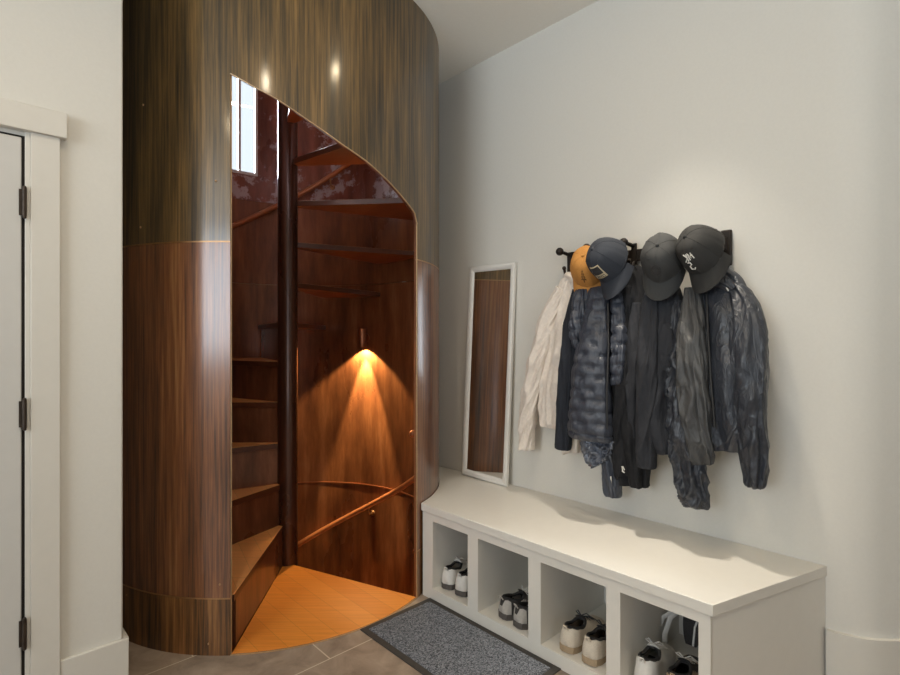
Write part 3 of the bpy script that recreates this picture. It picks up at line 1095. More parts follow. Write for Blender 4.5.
# moulded frame: mitred profile swept round the rectangle
profp = [(0, 0.0), (0, 0.016), (0.006, 0.021), (0.020, 0.021), (0.028, 0.015), (fw, 0.010), (fw, 0.0)]
rows = []
for (px, py) in [(0, 0), (MW, 0), (MW, MH), (0, MH), (0, 0)]:
    sx = 1 if px == 0 else -1
    sz = 1 if py == 0 else -1
    rows.append([mp_(px + sx * q, h, py + sz * q) for q, h in profp])
m.grid(rows, closed=True)
m.build('frame', M['frame'], mir, sharp=40)
m = MB()
pbox(m, fw - 0.004, MW - fw + 0.004, 0.002, 0.008, fw - 0.004, MH - fw + 0.004)
m.build('mirror_glass', M['mirror'], mir, smooth=False)

# ------------------------------------------------------------------ floor mat
mat_ = thing('floor_mat', 'grey speckled doormat with a dark rubber border beside the bench', 'doormat', (0, 2.1, 0))
c_far = Vector((-0.1027, 2.697, 0))
c_left = Vector((-0.408, 2.408, 0))
mw, ml = 0.425, 0.80
MT = lambda x, y, z: c_far - A * x - B * y + UP * z
m = MB()
bw = 0.028
for x0, x1, y0, y1 in ((0, mw, 0, bw), (0, mw, ml - bw, ml), (0, bw, bw, ml - bw), (mw - bw, mw, bw, ml - bw)):
    m.box8([MT(x0, y0, 0.001), MT(x1, y0, 0.001), MT(x1, y1, 0.001), MT(x0, y1, 0.001), MT(x0, y0, 0.006), MT(x1, y0, 0.006), MT(x1, y1, 0.006), MT(x0, y1, 0.006)])
m.build('border', M['rubber'], mat_, smooth=False)
m = MB()
m.box8([MT(bw, bw, 0.001), MT(mw - bw, bw, 0.001), MT(mw - bw, ml - bw, 0.001), MT(bw, ml - bw, 0.001), MT(bw, bw, 0.009), MT(mw - bw, bw, 0.009), MT(mw - bw, ml - bw, 0.009), MT(bw, ml - bw, 0.009)])
m.build('pile', M['pile'], mat_, smooth=False, bevel=0.003)

# ------------------------------------------------------------------ hook rail
rack = thing('coat_rack', 'black iron wall rack with pegs holding caps and coats', 'coat rack', W(-0.74, 0, 1.73))
m = MB()
m.wbox(-1.11, -0.345, 0.016, 0.028, 1.706, 1.762)
m.build('rail', M['iron'], rack, bevel=0.003)
for t0, t1 in ((-1.136, -1.080), (-0.372, -0.328)):
    m = MB()
    m.wbox(t0, t1, 0.0005, 0.022, 1.645, 1.795)
    m.build('end_plate', M['iron'], rack, bevel=0.006)
HOOKS = [-1.115, -0.955, -0.755, -0.58, -0.42]
for t in HOOKS:
    m = MB()
    m.tube([W(t, 0.024, 1.775), W(t - 0.01, 0.055, 1.784), W(t - 0.02, 0.085, 1.790)], 0.009, 12)
    m.ball(W(t - 0.022, 0.088, 1.791), 0.021, n=16)
    m.wbox(t - 0.013, t + 0.013, 0.026, 0.034, 1.690, 1.790)
    m.tube([W(t, 0.030, 1.700), W(t, 0.052, 1.675), W(t, 0.072, 1.675), W(t, 0.080, 1.700)], 0.007, 10)
    m.ball(W(t, 0.080, 1.703), 0.011, n=12)
    m.build('peg', M['iron'], rack)

# ------------------------------------------------------------------ garments
def cloth_tube(m, keys, n=80, seg=14, folds=(), wr=0.0, wr_f=(2.0, 14.0), seed=0, sq=2.4, mi=0, close_top=True, close_bot=True, quilt=None, offset=None):
    """a draped piece: keys = (t, z, d, half width, half depth); lengthwise folds and crosswise wrinkles are real relief.
    folds = (amplitude, count, phase, drift) ; wr = wrinkle height in metres"""
    ks = cr(keys, seg)
    rows = []
    L = len(ks)
    cum = 0
    for i, (t, z, d, w, h) in enumerate(ks):
        if i:
            cum += hypot(t - ks[i - 1][0], z - ks[i - 1][1])
        tg_t = ks[min(i + 1, L - 1)][0] - ks[max(i - 1, 0)][0]
        tg_z = ks[min(i + 1, L - 1)][1] - ks[max(i - 1, 0)][1]
        ln = hypot(tg_t, tg_z) or 1
        px, pz = -tg_z / ln, tg_t / ln     # across, within the wall plane (to the right for a downward path)
        row = []
        s = i / (L - 1)
        for j in range(n):
            a = 2 * pi * j / n
            ca, sa = cos(a), sin(a)
            ux = math.copysign(abs(ca) ** (2 / sq), ca)
            uy = math.copysign(abs(sa) ** (2 / sq), sa)
            off = 0
            for amp, cnt, ph, drift in folds:
                off += amp * (abs(sin(cnt * a / 2 + ph + drift * s)) ** 0.8 - 0.55) * min(1, 0.25 + 1.6 * s)
            if wr:
                q = Vector((cos(a) * wr_f[0] * 0.8 + seed * 3.1, sin(a) * wr_f[0] * 0.8 - seed, cum * wr_f[1] * 0.42 + sin(a + seed) * 1.1))
                nv = noise.noise(q) * 1.3
                n2 = noise.noise(q * 2.3 + Vector((7, 1, 3))) * 1.2
                off += wr * 1.5 * ((1 - abs(nv)) ** 2 - 0.5) + wr * 0.55 * ((1 - abs(n2)) ** 3 - 0.45)
            if quilt:
                qh, qw, qa = quilt
                rr = cum / qh
                k = math.floor(rr)
                fr = rr - k
                xx = (ux * w) / qw + (0.5 if k % 2 else 0.0)
                wob = 0.13 * sin(xx * 2 * pi) + 0.10 * noise.noise(Vector((xx * 1.3, rr * 0.7, seed)))
                fr2 = min(max(fr + wob, 0), 1)
                off += qa * (sin(pi * fr2) ** 0.36 - 0.5) * (0.62 + 0.5 * min(1, abs(sin(pi * xx)) * 3.0) ** 0.7)
            ex_ = ux * (w + off * 0.7)
            ey_ = uy * (h + off)
            row.append(WG(t + px * ex_, d + ey_, z + pz * ex_))
        rows.append(row)
    m.grid(rows, mi, closed=True)
    base = len(m.v)
    for flag, row in ((close_top, rows[0]), (close_bot, rows[-1])):
        if flag:
            c = sum(row, Vector()) / len(row)
            m.grid([row, [p.lerp(c, 0.5) for p in row], [p.lerp(c, 0.97) for p in row]], mi, closed=True)


def piece(name, parent, mat, keys, sub=0, **kw):
    m = MB()
    cloth_tube(m, keys, **kw)
    return m.build(name, mat, parent, sharp=180, sub=sub)


def ribbon(name, parent, mat, pts, w=0.004):
    m = MB()
    m.tube([WG(*p) for p in pts], w, 8)
    return m.build(name, mat, parent)


def WG(t, d, z):
    e = d * (0.22 + 0.42 * min(1, max(0, (1.58 - z) / 0.35)))
    return W(t + 0.463 * e, d + e, 1.33 + (z - 1.33) * (1 - 0.275 * e))


G_COATS = 'coats on the wall rack'
# 1 cream jacket
o = thing('cream_jacket', 'cream canvas jacket hanging leftmost on the rack', 'jacket', W(-1.09, 0.05, 1.64), G_COATS)
piece('body', o, M['cream'], [(-1.085, 1.665, 0.050, 0.030, 0.026), (-1.095, 1.60, 0.052, 0.065, 0.032), (-1.105, 1.45, 0.052, 0.100, 0.038), (-1.12, 1.25, 0.052, 0.118, 0.040), (-1.135, 1.05, 0.052, 0.125, 0.042), (-1.145, 0.90, 0.05, 0.125, 0.042), (-1.147, 0.862, 0.05, 0.112, 0.036)],
      folds=((0.020, 5, 0.4, 0.8), (0.008, 11, 1.0, 2.0)), wr=0.010, seed=1)
piece('sleeve', o, M['cream'], [(-1.135, 1.60, 0.062, 0.040, 0.030), (-1.205, 1.46, 0.066, 0.052, 0.036), (-1.262, 1.28, 0.066, 0.055, 0.036), (-1.315, 1.08, 0.066, 0.054, 0.034), (-1.348, 0.92, 0.064, 0.050, 0.032), (-1.362, 0.80, 0.062, 0.045, 0.030), (-1.367, 0.735, 0.062, 0.047, 0.031), (-1.367, 0.722, 0.062, 0.043, 0.028)],
      folds=((0.006, 4, 0, 1.5),), wr=0.008, wr_f=(1.2, 15), seed=2)
piece('sleeve', o, M['cream'], [(-1.06, 1.50, 0.052, 0.040, 0.028), (-1.065, 1.2, 0.052, 0.048, 0.030), (-1.072, 0.95, 0.052, 0.050, 0.030), (-1.085, 0.78, 0.052, 0.050, 0.028), (-1.085, 0.752, 0.052, 0.046, 0.025)], folds=((0.006, 4, 0, 1.5),), wr=0.006, seed=4)
piece('collar', o, M['cream'], [(-1.118, 1.650, 0.055, 0.016, 0.022), (-1.09, 1.662, 0.07, 0.020, 0.022), (-1.055, 1.64, 0.075, 0.022, 0.02), (-1.035, 1.58, 0.075, 0.018, 0.016)], wr=0.003, seed=9)
ribbon('zip', o, M['frame'], [(-1.135, 0.094, 1.30), (-1.14, 0.096, 1.1), (-1.15, 0.094, 0.90)], 0.003)
# 2 navy sweatshirt
o = thing('navy_sweatshirt', 'narrow dark navy sweatshirt hanging between the cream and quilted jackets', 'sweatshirt', W(-1.03, 0.1, 1.56), G_COATS)
piece('sleeve', o, M['navy'], [(-1.010, 1.58, 0.085, 0.040, 0.026), (-1.035, 1.45, 0.092, 0.052, 0.032), (-1.055, 1.25, 0.096, 0.052, 0.034), (-1.075, 1.05, 0.098, 0.047, 0.032), (-1.089, 0.90, 0.098, 0.042, 0.030), (-1.096, 0.80, 0.098, 0.040, 0.028), (-1.098, 0.772, 0.098, 0.036, 0.025)],
      folds=((0.006, 4, 0.6, 1.0),), wr=0.005, wr_f=(1.2, 9), seed=5)
piece('body', o, M['navy'], [(-0.97, 1.60, 0.07, 0.040, 0.03), (-0.975, 1.45, 0.07, 0.06, 0.036), (-0.985, 1.2, 0.07, 0.065, 0.04), (-0.99, 0.95, 0.07, 0.065, 0.04), (-0.99, 0.92, 0.07, 0.06, 0.036)], folds=((0.008, 5, 0.2, 1.0),), wr=0.005, seed=6)
# 3 quilted puffer
o = thing('quilted_jacket', 'slate grey quilted puffer jacket hanging open under the navy cap', 'jacket', W(-0.88, 0.12, 1.56), G_COATS)
piece('front_panel', o, M['puffer'], [(-0.893, 1.585, 0.115, 0.040, 0.028), (-0.888, 1.50, 0.122, 0.058, 0.036), (-0.892, 1.35, 0.128, 0.078, 0.042), (-0.910, 1.18, 0.132, 0.092, 0.045), (-0.912, 1.02, 0.134, 0.106, 0.046), (-0.914, 0.90, 0.134, 0.112, 0.046), (-0.914, 0.862, 0.132, 0.108, 0.038), (-0.914, 0.85, 0.13, 0.098, 0.030)],
      n=96, seg=16, quilt=(0.054, 0.095, 0.009), sub=0, wr=0.004, seed=7)
piece('side_panel', o, M['puffer'], [(-0.79, 1.55, 0.120, 0.022, 0.022), (-0.775, 1.45, 0.125, 0.032, 0.028), (-0.770, 1.32, 0.126, 0.036, 0.030), (-0.775, 1.20, 0.124, 0.034, 0.028), (-0.785, 1.12, 0.12, 0.026, 0.022)],
      n=64, seg=16, quilt=(0.048, 0.08, 0.008), sub=0, wr=0.004, seed=8)
piece('sleeve', o, M['puffer'], [(-0.975, 1.58, 0.125, 0.030, 0.022), (-0.978, 1.50, 0.130, 0.040, 0.028), (-0.985, 1.40, 0.130, 0.042, 0.028), (-0.985, 1.33, 0.126, 0.034, 0.022), (-0.980, 1.29, 0.12, 0.020, 0.014)],
      n=64, seg=14, quilt=(0.050, 0.08, 0.008), wr=0.008, seed=31)
piece('hem_lining', o, M['lining'], [(-0.875, 0.875, 0.118, 0.075, 0.026), (-0.884, 0.83, 0.118, 0.078, 0.028), (-0.884, 0.78, 0.112, 0.070, 0.024), (-0.862, 0.745, 0.108, 0.052, 0.02)], folds=((0.008, 7, 0.3, 1.0),), wr=0.020, wr_f=(3.5, 60), seed=10)
piece('sleeve', o, M['puffer'], [(-0.835, 0.98, 0.085, 0.050, 0.030), (-0.835, 0.86, 0.086, 0.052, 0.030), (-0.835, 0.74, 0.086, 0.050, 0.030), (-0.832, 0.64, 0.086, 0.044, 0.028), (-0.831, 0.60, 0.086, 0.042, 0.027), (-0.831, 0.586, 0.086, 0.036, 0.022)],
      folds=((0.005, 4, 0.2, 1.2),), wr=0.007, wr_f=(1.4, 16), seed=11)
ribbon('zip', o, M['dark_mark'], [(-0.815, 0.155, 1.50), (-0.805, 0.160, 1.30), (-0.808, 0.166, 1.10), (-0.806, 0.166, 0.92)], 0.004)
m = MB()
m.box(WG(-0.822, 0.118, 0.66), -B * 0.007, -A * 0.001, UP * 0.030)
m.build('cuff_tab', M['white_mark'], o)
# 4 black fleece
o = thing('black_fleece', 'plain black fleece hanging behind between the quilted jacket and the charcoal hoodie', 'fleece', W(-0.74, 0.07, 1.66), G_COATS)
piece('body', o, M['black'], [(-0.745, 1.67, 0.066, 0.035, 0.030), (-0.735, 1.60, 0.070, 0.075, 0.036), (-0.732, 1.45, 0.074, 0.098, 0.040), (-0.735, 1.2, 0.076, 0.100, 0.044), (-0.738, 1.0, 0.078, 0.098, 0.046), (-0.735, 0.80, 0.078, 0.082, 0.044), (-0.728, 0.70, 0.076, 0.064, 0.040), (-0.726, 0.655, 0.074, 0.054, 0.034)],
      folds=((0.022, 5, 0.9, 1.0), (0.009, 9, 0.2, 0.6)), wr=0.008, seed=12)
piece('sleeve', o, M['black'], [(-0.755, 1.58, 0.10, 0.030, 0.026), (-0.76, 1.40, 0.105, 0.042, 0.032), (-0.762, 1.2, 0.105, 0.044, 0.034), (-0.770, 1.0, 0.105, 0.042, 0.032), (-0.780, 0.84, 0.10, 0.040, 0.030), (-0.772, 0.72, 0.10, 0.038, 0.028), (-0.768, 0.70, 0.10, 0.033, 0.025)],
      folds=((0.006, 4, 0.1, 1.0),), wr=0.006, wr_f=(1.2, 10), seed=13)
m = MB()
for p0, p1 in (((-0.757, 0.129, 0.752), (-0.752, 0.130, 0.728)), ((-0.752, 0.130, 0.752), (-0.744, 0.130, 0.736)), ((-0.757, 0.129, 0.730), (-0.744, 0.130, 0.724))):
    m.tube([WG(*p0), WG(*p1)], 0.0025, 6)
m.build('hem_mark', M['white_mark'], o)
# 5 charcoal hoodie
o = thing('charcoal_hoodie', 'charcoal hoodie hanging under the dark grey cap with the ring badge', 'hoodie', W(-0.60, 0.1, 1.56), G_COATS)
piece('body', o, M['char'], [(-0.590, 1.60, 0.085, 0.050, 0.030), (-0.590, 1.50, 0.092, 0.086, 0.036), (-0.597, 1.32, 0.096, 0.094, 0.040), (-0.605, 1.12, 0.098, 0.094, 0.042), (-0.600, 0.95, 0.100, 0.088, 0.042), (-0.585, 0.87, 0.098, 0.078, 0.038), (-0.580, 0.835, 0.096, 0.068, 0.032)],
      folds=((0.024, 5, 0.3, 0.8), (0.009, 10, 0.2, 0.6)), wr=0.007, seed=14)
piece('sleeve', o, M['char'], [(-0.625, 1.53, 0.118, 0.034, 0.026), (-0.628, 1.38, 0.130, 0.046, 0.032), (-0.630, 1.20, 0.134, 0.048, 0.034), (-0.638, 1.02, 0.134, 0.046, 0.032), (-0.643, 0.88, 0.132, 0.044, 0.031), (-0.643, 0.79, 0.130, 0.042, 0.029), (-0.643, 0.765, 0.128, 0.036, 0.025)],
      folds=((0.006, 4, 0.4, 1.0),), wr=0.006, wr_f=(1.2, 10), seed=15)
piece('sleeve', o, M['char'], [(-0.690, 1.50, 0.096, 0.03, 0.026), (-0.700, 1.35, 0.104, 0.040, 0.030), (-0.705, 1.15, 0.106, 0.044, 0.032), (-0.715, 0.98, 0.106, 0.040, 0.030), (-0.718, 0.90, 0.104, 0.036, 0.028), (-0.718, 0.88, 0.10, 0.030, 0.022)],
      folds=((0.006, 4, 0.8, 1.0),), wr=0.006, wr_f=(1.2, 10), seed=16)
piece('pocket', o, M['char'], [(-0.575, 1.40, 0.128, 0.040, 0.010), (-0.572, 1.34, 0.134, 0.048, 0.010), (-0.572, 1.24, 0.136, 0.046, 0.010), (-0.574, 1.20, 0.132, 0.038, 0.008)], wr=0.002, seed=3)
ribbon('drawcord', o, M['white_mark'], [(-0.668, 0.142, 1.32), (-0.669, 0.143, 1.305)], 0.004)
# 6 black nylon jacket
o = thing('nylon_jacket', 'black nylon jacket with long wrinkled sleeves hanging rightmost under the black cap', 'jacket', W(-0.36, 0.1, 1.56), G_COATS)
piece('body', o, M['nylon'], [(-0.370, 1.62, 0.080, 0.045, 0.032), (-0.360, 1.54, 0.088, 0.105, 0.038), (-0.355, 1.40, 0.092, 0.130, 0.042), (-0.352, 1.20, 0.094, 0.128, 0.044), (-0.345, 1.02, 0.094, 0.112, 0.044), (-0.336, 0.93, 0.092, 0.092, 0.040), (-0.333, 0.885, 0.09, 0.075, 0.032)],
      n=60, folds=((0.022, 6, 0.2, 1.4), (0.008, 13, 0.2, 2.6)), wr=0.009, wr_f=(1.6, 8), seed=17)
piece('front_panel', o, M['nylon_grey'], [(-0.448, 1.55, 0.118, 0.030, 0.024), (-0.448, 1.42, 0.132, 0.048, 0.030), (-0.448, 1.25, 0.138, 0.058, 0.034), (-0.438, 1.08, 0.140, 0.062, 0.036), (-0.425, 0.95, 0.140, 0.056, 0.034), (-0.412, 0.86, 0.138, 0.048, 0.030), (-0.408, 0.825, 0.134, 0.036, 0.024)],
      folds=((0.012, 4, 0.3, 0.6),), wr=0.010, wr_f=(1.5, 13), seed=18)
piece('sleeve', o, M['nylon'], [(-0.500, 1.50, 0.105, 0.030, 0.026), (-0.508, 1.30, 0.110, 0.042, 0.032), (-0.508, 1.10, 0.112, 0.052, 0.036), (-0.490, 0.92, 0.112, 0.062, 0.040), (-0.466, 0.78, 0.110, 0.062, 0.040), (-0.450, 0.69, 0.108, 0.056, 0.036), (-0.446, 0.65, 0.106, 0.050, 0.032), (-0.446, 0.632, 0.104, 0.042, 0.026)],
      n=52, folds=((0.012, 5, 0.3, 1.6),), wr=0.015, wr_f=(1.8, 26), seed=19)
piece('sleeve', o, M['nylon'], [(-0.310, 1.555, 0.100, 0.022, 0.022), (-0.275, 1.50, 0.106, 0.046, 0.032), (-0.250, 1.41, 0.112, 0.062, 0.038), (-0.244, 1.28, 0.116, 0.066, 0.042), (-0.242, 1.12, 0.116, 0.064, 0.042), (-0.236, 0.98, 0.112, 0.056, 0.038), (-0.226, 0.88, 0.110, 0.045, 0.034), (-0.222, 0.81, 0.108, 0.038, 0.030), (-0.222, 0.775, 0.108, 0.036, 0.028), (-0.222, 0.760, 0.106, 0.028, 0.022)],
      n=52, folds=((0.010, 5, 0.1, 1.2),), wr=0.010, wr_f=(1.9, 12), seed=20)
piece('collar', o, M['nylon'], [(-0.435, 1.56, 0.118, 0.024, 0.020), (-0.385, 1.58, 0.125, 0.030, 0.022), (-0.33, 1.565, 0.125, 0.028, 0.02), (-0.29, 1.53, 0.118, 0.020, 0.016)], wr=0.004, seed=21)
ribbon('zip', o, M['dark_mark'], [(-0.388, 0.134, 1.52), (-0.383, 0.140, 1.35), (-0.372, 0.142, 1.15), (-0.360, 0.140, 0.98)], 0.0045)
ribbon('hanging_loop', o, M['white_mark'], [(-0.315, 0.134, 1.545), (-0.305, 0.134, 1.525)], 0.003)

# ------------------------------------------------------------------ caps
def cap(name, label, mat, t, d, z, yaw, pitch, roll, size, badge):
    f0 = -A * cos(R(yaw)) + B * sin(R(yaw))          # outwards, turned left for positive yaw
    fwd = (f0 * cos(R(pitch)) - UP * sin(R(pitch))).normalized()
    up = (f0 * sin(R(pitch)) + UP * cos(R(pitch))).normalized()
    side = fwd.cross(up).normalized()
    rm = Matrix.Rotation(R(roll), 3, f0)
    fwd, up, side = rm @ fwd, rm @ up, rm @ side
    c = W(t, d, z)
    P = lambda x, y, q: c + side * (x * size) + fwd * (y * size) + up * (q * size)
    o = thing(name, label, 'cap', c, 'caps on the wall rack')
    a_, b_, h_ = 0.082, 0.098, 0.122

    def dome(u, v, lift=0.0):
        g = cos(v * pi / 2) ** 0.72
        hh = sin(v * pi / 2) ** 0.95
        fr = max(0, sin(u))
        seam = 1 - 0.030 * (max(0, 1 - abs(((u / (pi / 3) + 0.5) % 1) - 0.5) / 0.06)) * cos(v * pi / 2)
        dent = 1 + 0.07 * noise.noise(Vector((cos(u) * 1.5 + t * 9, sin(u) * 1.5, v * 1.5)))
        g *= seam * dent
        q = h_ * hh * (1 + 0.05 * fr * sin(v * pi))
        return P((a_ + lift) * cos(u) * g, (b_ + lift) * sin(u) * g * (1 + 0.03 * fr), q + lift * sin(v * pi / 2))

    m = MB()
    nu, nv = 72, 20
    m.grid([[dome(2 * pi * i / nu, 0.985 * j / nv) for i in range(nu)] for j in range(nv + 1)], closed=True)
    top = [dome(2 * pi * i / nu, 0.985) for i in range(nu)]
    m.grid([top, [p.lerp(P(0, 0, h_), 0.98) for p in top]], closed=True)
    cr_ = m.build('crown', mat, o, sharp=180, solid=0.003)
    m = MB()
    m.ball(P(0, 0, h_ + 0.001), 0.008 * size, n=12)
    m.build('button', mat, cr_)
    # raised seams between the six panels
    m = MB()
    for k in range(6):
        m.tube([dome(pi / 3 * k - pi / 6 + pi / 3, 0.98 * q / 14, 0.0012) for q in range(15)], 0.0016 * size, 6)
    m.tube([dome(2 * pi * q / 48, 0.02, 0.001) for q in range(49)], 0.0022 * size, 6, caps=False)
    m.build('seam_tape', mat, cr_)
    # brim
    m = MB()
    rows = []
    ns, nr = 32, 8
    for layer in (0.0, -0.004):
        for j in range(nr + 1):
            q = j / nr
            row = []
            for i in range(ns + 1):
                u = R(14) + (R(166) - R(14)) * i / ns
                x0, y0 = a_ * cos(u), b_ * sin(u) * 1.03
                k = sin((u - R(14)) / (R(152)) * pi) ** 0.55
                x1, y1 = x0 * 1.06, y0 + 0.074 * k
                x, y = x0 + (x1 - x0) * q, y0 + (y1 - y0) * q
                zz = -0.022 * q - 3.4 * x * x * (0.25 + 0.75 * q)
                row.append(P(x, y, zz + layer + 0.004))
            rows.append(row)
    top_r, bot_r = rows[:nr + 1], rows[nr + 1:]
    m.grid(top_r)
    m.grid(bot_r)
    for ra, rb in ((top_r[-1], bot_r[-1]), (top_r[0], bot_r[0])):
        m.grid([ra, rb])
    m.grid([[r[0] for r in top_r], [r[0] for r in bot_r]])
    m.grid([[r[-1] for r in top_r], [r[-1] for r in bot_r]])
    m.build('brim', mat, o, sharp=50)
    # eyelets
    for u in (pi / 6, pi / 2 - 0.55, pi / 2 + 0.55, 5 * pi / 6):
        m = MB()
        m.ball(dome(u, 0.62, 0.001), 0.0032 * size, n=8)
        m.build('eyelet', M['iron'] if mat is M['cap_black'] else mat, cr_)
    # strap arch at the back
    m = MB()
    m.tube([P(0.05 * cos(R(a)), -b_ * 0.99 + 0.004, 0.006) if False else dome(R(270 + a), 0.02, 0.002) for a in range(-30, 31, 6)], 0.006 * size, 8, flat=0.3)
    m.build('strap', mat, o)
    badge(o, dome, P)
    return o


def stroke(m, pts, r=0.002):
    m.tube(pts, r, 8)


def badge_tree(o, dome, P):
    m = MB()
    d = lambda x, y: dome(pi / 2 - x * 11, 0.22 + y * 6.0, 0.002)
    for k in range(4):
        y = 0.012 + 0.016 * k
        w = 0.016 - 0.0035 * k
        m.add([d(-w, y), d(w, y), d(0, y + 0.024)], [[0, 1, 2]])
    m.tube([d(0, 0.0), d(0, 0.02)], 0.002, 6)
    m.build('tree_badge', M['tan_dark'], o, solid=0.0015)


def badge_patch(o, dome, P):
    d = lambda x, y, l: dome(pi / 2 - x * 11.0, 0.12 + y * 6.0, l)
    def quad(x0, x1, y0, y1, l, nm, mt, par=None):
        m = MB()
        n = 8
        m.grid([[d(x0 + (x1 - x0) * i / n, y0 + (y1 - y0) * j / n, l) for i in range(n + 1)] for j in range(n + 1)])
        return m.build(nm, mt, par or o, solid=0.0015)
    p_ = quad(-0.034, 0.034, 0.008, 0.068, 0.003, 'patch', M['patch'])
    quad(-0.029, 0.029, 0.028, 0.063, 0.0045, 'patch_field', M['dark_mark'], p_)
    m = MB()
    for k in range(5):
        x = -0.024 + 0.0105 * k
        stroke(m, [d(x, 0.013, 0.0045), d(x + 0.001, 0.022, 0.0045)], 0.0014)
        stroke(m, [d(x, 0.022, 0.0045), d(x + 0.006, 0.022, 0.0045)], 0.0012)
    stroke(m, [d(-0.024, 0.034, 0.006), d(-0.006, 0.050, 0.006), d(0.004, 0.040, 0.006), d(0.014, 0.054, 0.006), d(0.026, 0.036, 0.006)], 0.0015)
    m.build('patch_print', M['cap_navy'], p_)


def badge_ring(o, dome, P):
    d = lambda x, y: dome(pi / 2 - x * 11.0, 0.16 + y * 6.0, 0.002)
    m = MB()
    pts = [d(0.021 * cos(2 * pi * k / 28), 0.040 + 0.021 * sin(2 * pi * k / 28)) for k in range(29)]
    m.tube(pts, 0.0026, 8, caps=False)
    pts = [d(0.012 * cos(2 * pi * k / 20), 0.040 + 0.012 * sin(2 * pi * k / 20)) for k in range(15)]
    m.tube(pts, 0.0018, 8)
    m.build('ring_badge', M['dark_mark'], o)


def badge_script(o, dome, P):
    d = lambda x, y: dome(pi / 2 - x * 11.0, 0.10 + y * 6.0, 0.003)
    m = MB()
    S = lambda *q: stroke(m, [d(*p) for p in q], 0.0026)
    S((-0.030, 0.052), (-0.028, 0.078), (-0.020, 0.058), (-0.012, 0.080), (-0.010, 0.052))
    S((-0.002, 0.080), (0.000, 0.050))
    S((0.014, 0.080), (-0.001, 0.064), (0.016, 0.050))
    S((0.010, 0.046), (0.000, 0.044), (-0.002, 0.036), (0.010, 0.030), (0.012, 0.018), (0.000, 0.014), (-0.006, 0.020))
    S((-0.032, 0.066), (-0.022, 0.068))
    m.build('script_letters', M['white_mark'], o)


cap('baseball_cap', 'tan canvas cap with a dark tree badge, leftmost on the rack', M['tan'], -0.942, 0.125, 1.680, -18, 68, 0, 1.0, badge_tree)
cap('baseball_cap', 'navy cap with a beige and black front patch above the quilted jacket', M['cap_navy'], -0.776, 0.190, 1.686, 14, 66, 10, 1.05, badge_patch)
cap('baseball_cap', 'dark grey cap with a ring badge above the charcoal hoodie', M['cap_grey'], -0.543, 0.185, 1.670, -12, 68, -4, 1.03, badge_ring)
cap('baseball_cap', 'black cap with white script letters, rightmost on the rack', M['cap_black'], -0.372, 0.180, 1.683, 14, 64, 10, 1.03, badge_script)

